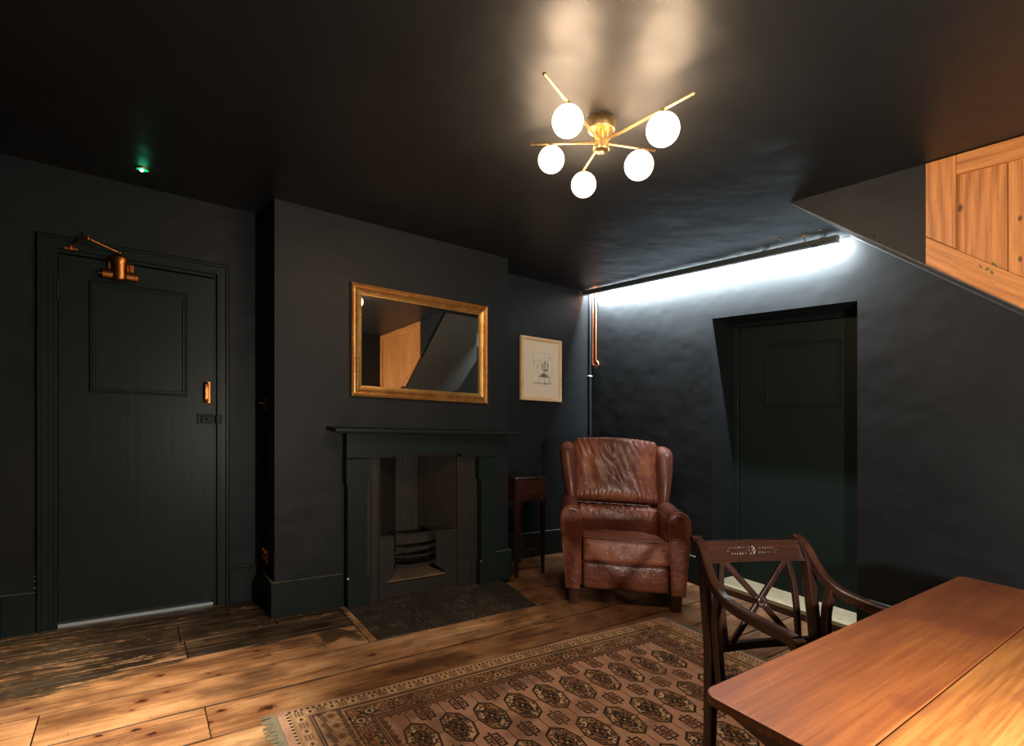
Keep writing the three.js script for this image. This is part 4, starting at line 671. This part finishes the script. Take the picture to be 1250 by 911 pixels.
    obj('arm', uvL(loft(rings)), M.leather, a);
    const o = outline(0, 0.985, -0.002); obj('arm_piping', pipe([...o.slice(0, 14)].map((p) => p.clone().setZ(p.z + 0.003)), 0.0042), M.piping, a);
    // wing: a padded roll leaning outward, deep from front to back
    const W = [[0.6, 0.33, 0.042, 0.0, 0.13], [0.65, 0.335, 0.047, 0.0, 0.14], [0.75, 0.346, 0.055, -0.01, 0.145], [0.87, 0.358, 0.061, -0.03, 0.14], [0.96, 0.364, 0.063, -0.05, 0.125], [1.005, 0.364, 0.059, -0.06, 0.115], [1.03, 0.361, 0.046, -0.068, 0.09], [1.044, 0.358, 0.02, -0.075, 0.045]];
    const wr2 = W.map(([y, x, hw, dz, hd]) => { const r = []; for (let i = 0; i < 20; i++) { const t = i / 20 * 6.2832, cs = Math.cos(t), sn = Math.sin(t), q = 2.6, e = (v) => Math.sign(v) * Math.abs(v) ** (2 / q); r.push(V(s * x + hw * e(cs), y + (fbm(y * 20 + i, s * 3, 2) - 0.5) * 0.004, -0.56 + dz + hd * e(sn))); } return r.reverse(); });
    obj('wing', uvL(loft(wr2)), M.leather, a);
  }
}

// ---------------------------------------------------------------- carver chair at the table
{
  const yaw = -Math.asin(0.340), c = thing('dining_chair', 'dark mahogany open armchair with a carved top rail and crossed back', 'chair', 1.7975, -1.0385, yaw, 0.0095);
  const X = V(1, 0, 0), mat = M.mahogany;
  const zAt = (y) => y > 0.76 ? lerp(0.03, -0.008, (y - 0.76) / 0.085) : y > 0.63 ? lerp(0.05, 0.03, (y - 0.63) / 0.13) : lerp(0.07, 0.05, (y - 0.45) / 0.18);
  for (const s of [-1, 1]) obj('back_post', grain(sweep([V(s * 0.218, 0.0, 0.045), V(s * 0.218, 0.2, 0.064), V(s * 0.219, 0.4, 0.068), V(s * 0.219, 0.5, 0.066), V(s * 0.219, 0.63, 0.05), V(s * 0.217, 0.76, 0.03), V(s * 0.214, 0.838, -0.006)], 0.03, 0.042, X, 40), 'y'), mat, c);
  // top rail: slightly bowed plank, framed edge, carved spray
  const rail = (y0, y1, t, off, x = 0.203) => { const rings = []; for (let i = 0; i <= 16; i++) { const u = i / 16 * 2 - 1, b = -0.012 * (1 - u * u), z0 = zAt(y0) + b + off, z1 = zAt(y1) + b + off; rings.push([V(u * x, y0, z0), V(u * x, y0, z0 + t), V(u * x, y1, z1 + t), V(u * x, y1, z1)]); } return grain(loft(rings.map((r) => r.reverse()), true, true), 'x'); };
  const tr = obj('top_rail', rail(0.768, 0.834, 0.018, -0.009), mat, c);
  obj('rail_bead', rail(0.768, 0.774, 0.022, -0.009), mat, tr); obj('rail_bead', rail(0.829, 0.835, 0.022, -0.009), mat, tr);
  const carve = [];
  const petal = (x, y, l, w, ang) => carve.push(new THREE.SphereGeometry(1, 10, 6).scale(l, w * 1.15, 0.006).rotateZ(ang).translate(x, y, zAt(y) + 0.0085 - 0.012 * (1 - (x / 0.203) ** 2)));
  for (let i = 0; i < 8; i++) { const t = i * 0.785; petal(0.013 * Math.cos(t), 0.802 + 0.011 * Math.sin(t), 0.011, 0.0045, t); }
  petal(0, 0.802, 0.006, 0.006, 0);
  for (const s of [-1, 1]) for (let i = 0; i < 6; i++) { const x = s * (0.033 + i * 0.0115); petal(x, 0.81, 0.0085, 0.0032, s * 0.75); petal(x, 0.794, 0.0085, 0.0032, -s * 0.75); if (i === 5) petal(x + s * 0.012, 0.802, 0.008, 0.0035, 0); }
  obj('carving', carve, M.mahogany, tr, 'carved leafy spray');
  obj('lower_rail', rail(0.478, 0.502, 0.02, -0.01, 0.21), mat, c);
  for (const s of [-1, 1]) obj('splat_stile', grain(sweep([V(s * 0.14, 0.77, zAt(0.77)), V(s * 0.152, 0.7, zAt(0.7)), V(s * 0.156, 0.6, zAt(0.6)), V(s * 0.152, 0.5, zAt(0.5))].map((p) => p.setZ(p.z - 0.006)), 0.02, 0.018, X, 24), 'y'), mat, c);
  for (const s of [-1, 1]) obj('cross_bar', grain(sweep([V(-s * 0.126, 0.768, zAt(0.768) - 0.006), V(-s * 0.06, 0.698, zAt(0.7) - 0.006), V(0, 0.635, zAt(0.635) - 0.006 + s * 0.001), V(s * 0.06, 0.572, zAt(0.57) - 0.006), V(s * 0.128, 0.5, zAt(0.5) - 0.006)], 0.014, 0.02, V(0, 0, 1), 24, () => 1), 'y'), mat, c);
  const ros = []; for (let i = 0; i < 10; i++) { const t = i * 0.628; ros.push(new THREE.SphereGeometry(1, 8, 6).scale(0.0075, 0.0035, 0.004).rotateZ(t).translate(0.011 * Math.cos(t), 0.635 + 0.011 * Math.sin(t), zAt(0.635) + 0.009)); }
  obj('rosette', [new THREE.CylinderGeometry(0.02, 0.02, 0.022, 24).rotateX(Math.PI / 2).translate(0, 0.635, zAt(0.635) - 0.002), new THREE.TorusGeometry(0.0185, 0.0028, 8, 28).translate(0, 0.635, zAt(0.635) + 0.009), ...ros], mat, c);
  // arms sweep from the post tops down and forward to a scroll
  for (const s of [-1, 1]) {
    const arm = obj('arm', grain(sweep([V(s * 0.214, 0.841, -0.016), V(s * 0.219, 0.812, 0.022), V(s * 0.224, 0.764, 0.056), V(s * 0.229, 0.719, 0.1), V(s * 0.235, 0.691, 0.16), V(s * 0.24, 0.683, 0.23), V(s * 0.243, 0.684, 0.33), V(s * 0.242, 0.688, 0.43), V(s * 0.242, 0.686, 0.455)], 0.03, 0.034, X, 48, (t) => (t < 0.08 ? 0.92 : 1)), 'z'), mat, c);
    obj('scroll', [new THREE.CylinderGeometry(0.017, 0.017, 0.036, 20).rotateZ(Math.PI / 2).translate(s * 0.242, 0.681, 0.462), new THREE.CylinderGeometry(0.011, 0.011, 0.04, 16).rotateZ(Math.PI / 2).translate(s * 0.242, 0.681, 0.464)], mat, arm);
    obj('scroll', [new THREE.CylinderGeometry(0.013, 0.013, 0.034, 20).rotateZ(Math.PI / 2).translate(s * 0.214, 0.838, -0.016)], mat, arm);
    obj('arm_support', grain(sweep([V(s * 0.222, 0.37, 0.13), V(s * 0.223, 0.52, 0.112), V(s * 0.225, 0.6, 0.108), V(s * 0.229, 0.7, 0.125)], 0.026, 0.03, X, 20), 'y'), mat, c);
    obj('front_leg', grain(sweep([V(s * 0.235, 0.395, 0.46), V(s * 0.236, 0.25, 0.47), V(s * 0.238, 0.0, 0.5)], 0.036, 0.036, X, 16, (t) => 1 - t * 0.3), 'y'), mat, c);
  }
  obj('seat_rail', [rspan(-0.234, -0.206, 0.335, 0.39, 0.05, 0.49, 0.004), rspan(0.206, 0.234, 0.335, 0.39, 0.05, 0.49, 0.004), rspan(-0.25, 0.25, 0.335, 0.39, 0.445, 0.478, 0.004), rspan(-0.21, 0.21, 0.335, 0.39, 0.06, 0.084, 0.004)].map((g) => grain(g, 'x')), mat, c);
  obj('seat', cushion(0.42, 0.05, 0.37, 0.02, 0.03).translate(0, 0.388, 0.265), std({ color: 0x2b1a14, roughness: 0.7 }), c);
}

// ---------------------------------------------------------------- drop-leaf table and the lamp on it
{
  const x0 = 0.897, x1 = 2.492, zA = -0.622, zJ = -0.363, zK = 0.1, zB2 = 0.36, h = 0.74, t = 0.019;
  const d = thing('dining_table', 'polished honey mahogany drop leaf table in the near right corner', 'table');
  const leafShape = (za, zb, r, r2) => { const s = new THREE.Shape(), A = -zb, B = -za; s.moveTo(x0 + r2, A); s.lineTo(x1 - r2, A); if (r2) s.absarc(x1 - r2, A + r2, r2, -Math.PI / 2, 0); s.lineTo(x1, B - r); if (r) s.absarc(x1 - r, B - r, r, 0, Math.PI / 2); s.lineTo(x0 + r, B); if (r) s.absarc(x0 + r, B - r, r, Math.PI / 2, Math.PI); s.lineTo(x0, A + r2); if (r2) s.absarc(x0 + r2, A + r2, r2, Math.PI, Math.PI * 1.5); return s; };
  const top = (za, zb, r, r2) => grain(extr(leafShape(za, zb, r, r2), t, 0.0025, 2).rotateX(-Math.PI / 2).translate(0, h - t, 0), 'x', -x0, 0.62);
  obj('leaf', top(zA, zJ - 0.0012, 0.034, 0), M.leaf, d);
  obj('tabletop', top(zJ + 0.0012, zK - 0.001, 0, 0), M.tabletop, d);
  obj('leaf', top(zK + 0.001, zB2, 0, 0.034), M.leaf, d);
  obj('frame', [rspan(x0 + 0.12, x1 - 0.12, h - t - 0.12, h - t, zJ + 0.03, zJ + 0.05, 0.002), rspan(x0 + 0.12, x1 - 0.12, h - t - 0.12, h - t, zK - 0.05, zK - 0.03, 0.002), rspan(x0 + 0.12, x0 + 0.14, h - t - 0.12, h - t, zJ + 0.04, zK - 0.04, 0.002), rspan(x1 - 0.14, x1 - 0.12, h - t - 0.12, h - t, zJ + 0.04, zK - 0.04, 0.002)].map((g) => grain(g, 'x')), M.mahogany, d);
  for (const [x, z] of [[x0 + 0.14, zJ + 0.045], [x1 - 0.14, zJ + 0.045], [x0 + 0.14, zK - 0.045], [x1 - 0.14, zK - 0.045]]) { const r = (y, a) => [[-1, -1], [-1, 1], [1, 1], [1, -1]].map(([p, q]) => V(x + p * a, y, z + q * a)); obj('leg', grain(loft([r(0, 0.018), r(h - t - 0.12, 0.026), r(h - t, 0.026)], true, true), 'y'), M.mahogany, d); }
  const lx = 1.068, lz = 0.247, L = thing('table_lamp', 'small brass table lamp with a bare globe bulb on the drop leaf table', 'lamp', lx, lz, 0, 0.001);
  obj('base', lathe([[0.001, h], [0.07, h], [0.072, h + 0.006], [0.066, h + 0.014], [0.02, h + 0.022], [0.01, h + 0.04], [0.001, h + 0.04]]), M.brass, L);
  obj('stem', cyl(0.006, 0.006, 0.25, 0, h + 0.16, 0), M.brass, L);
  obj('socket', lathe([[0.001, h + 0.27], [0.014, h + 0.27], [0.017, h + 0.28], [0.017, h + 0.305], [0.001, h + 0.305]]), M.brass, L);
  const g = obj('bulb', new THREE.SphereGeometry(0.04, 32, 24), std({ color: 0xfff1de, emissive: 0xffdcb0, emissiveIntensity: 4 }), L);
  g.geometry = new THREE.SphereGeometry(0.04, 32, 24); g.position.set(0, 1.083, 0); g.castShadow = false;
  const p = new THREE.PointLight(LAMPS.table.color, LAMPS.table.power); p.name = 'bulb_light'; p.position.set(0, 1.083, 0); p.castShadow = true; p.shadow.radius = 1.7; p.shadow.bias = -0.002; L.add(p);
}

renderer.render(scene, camera);
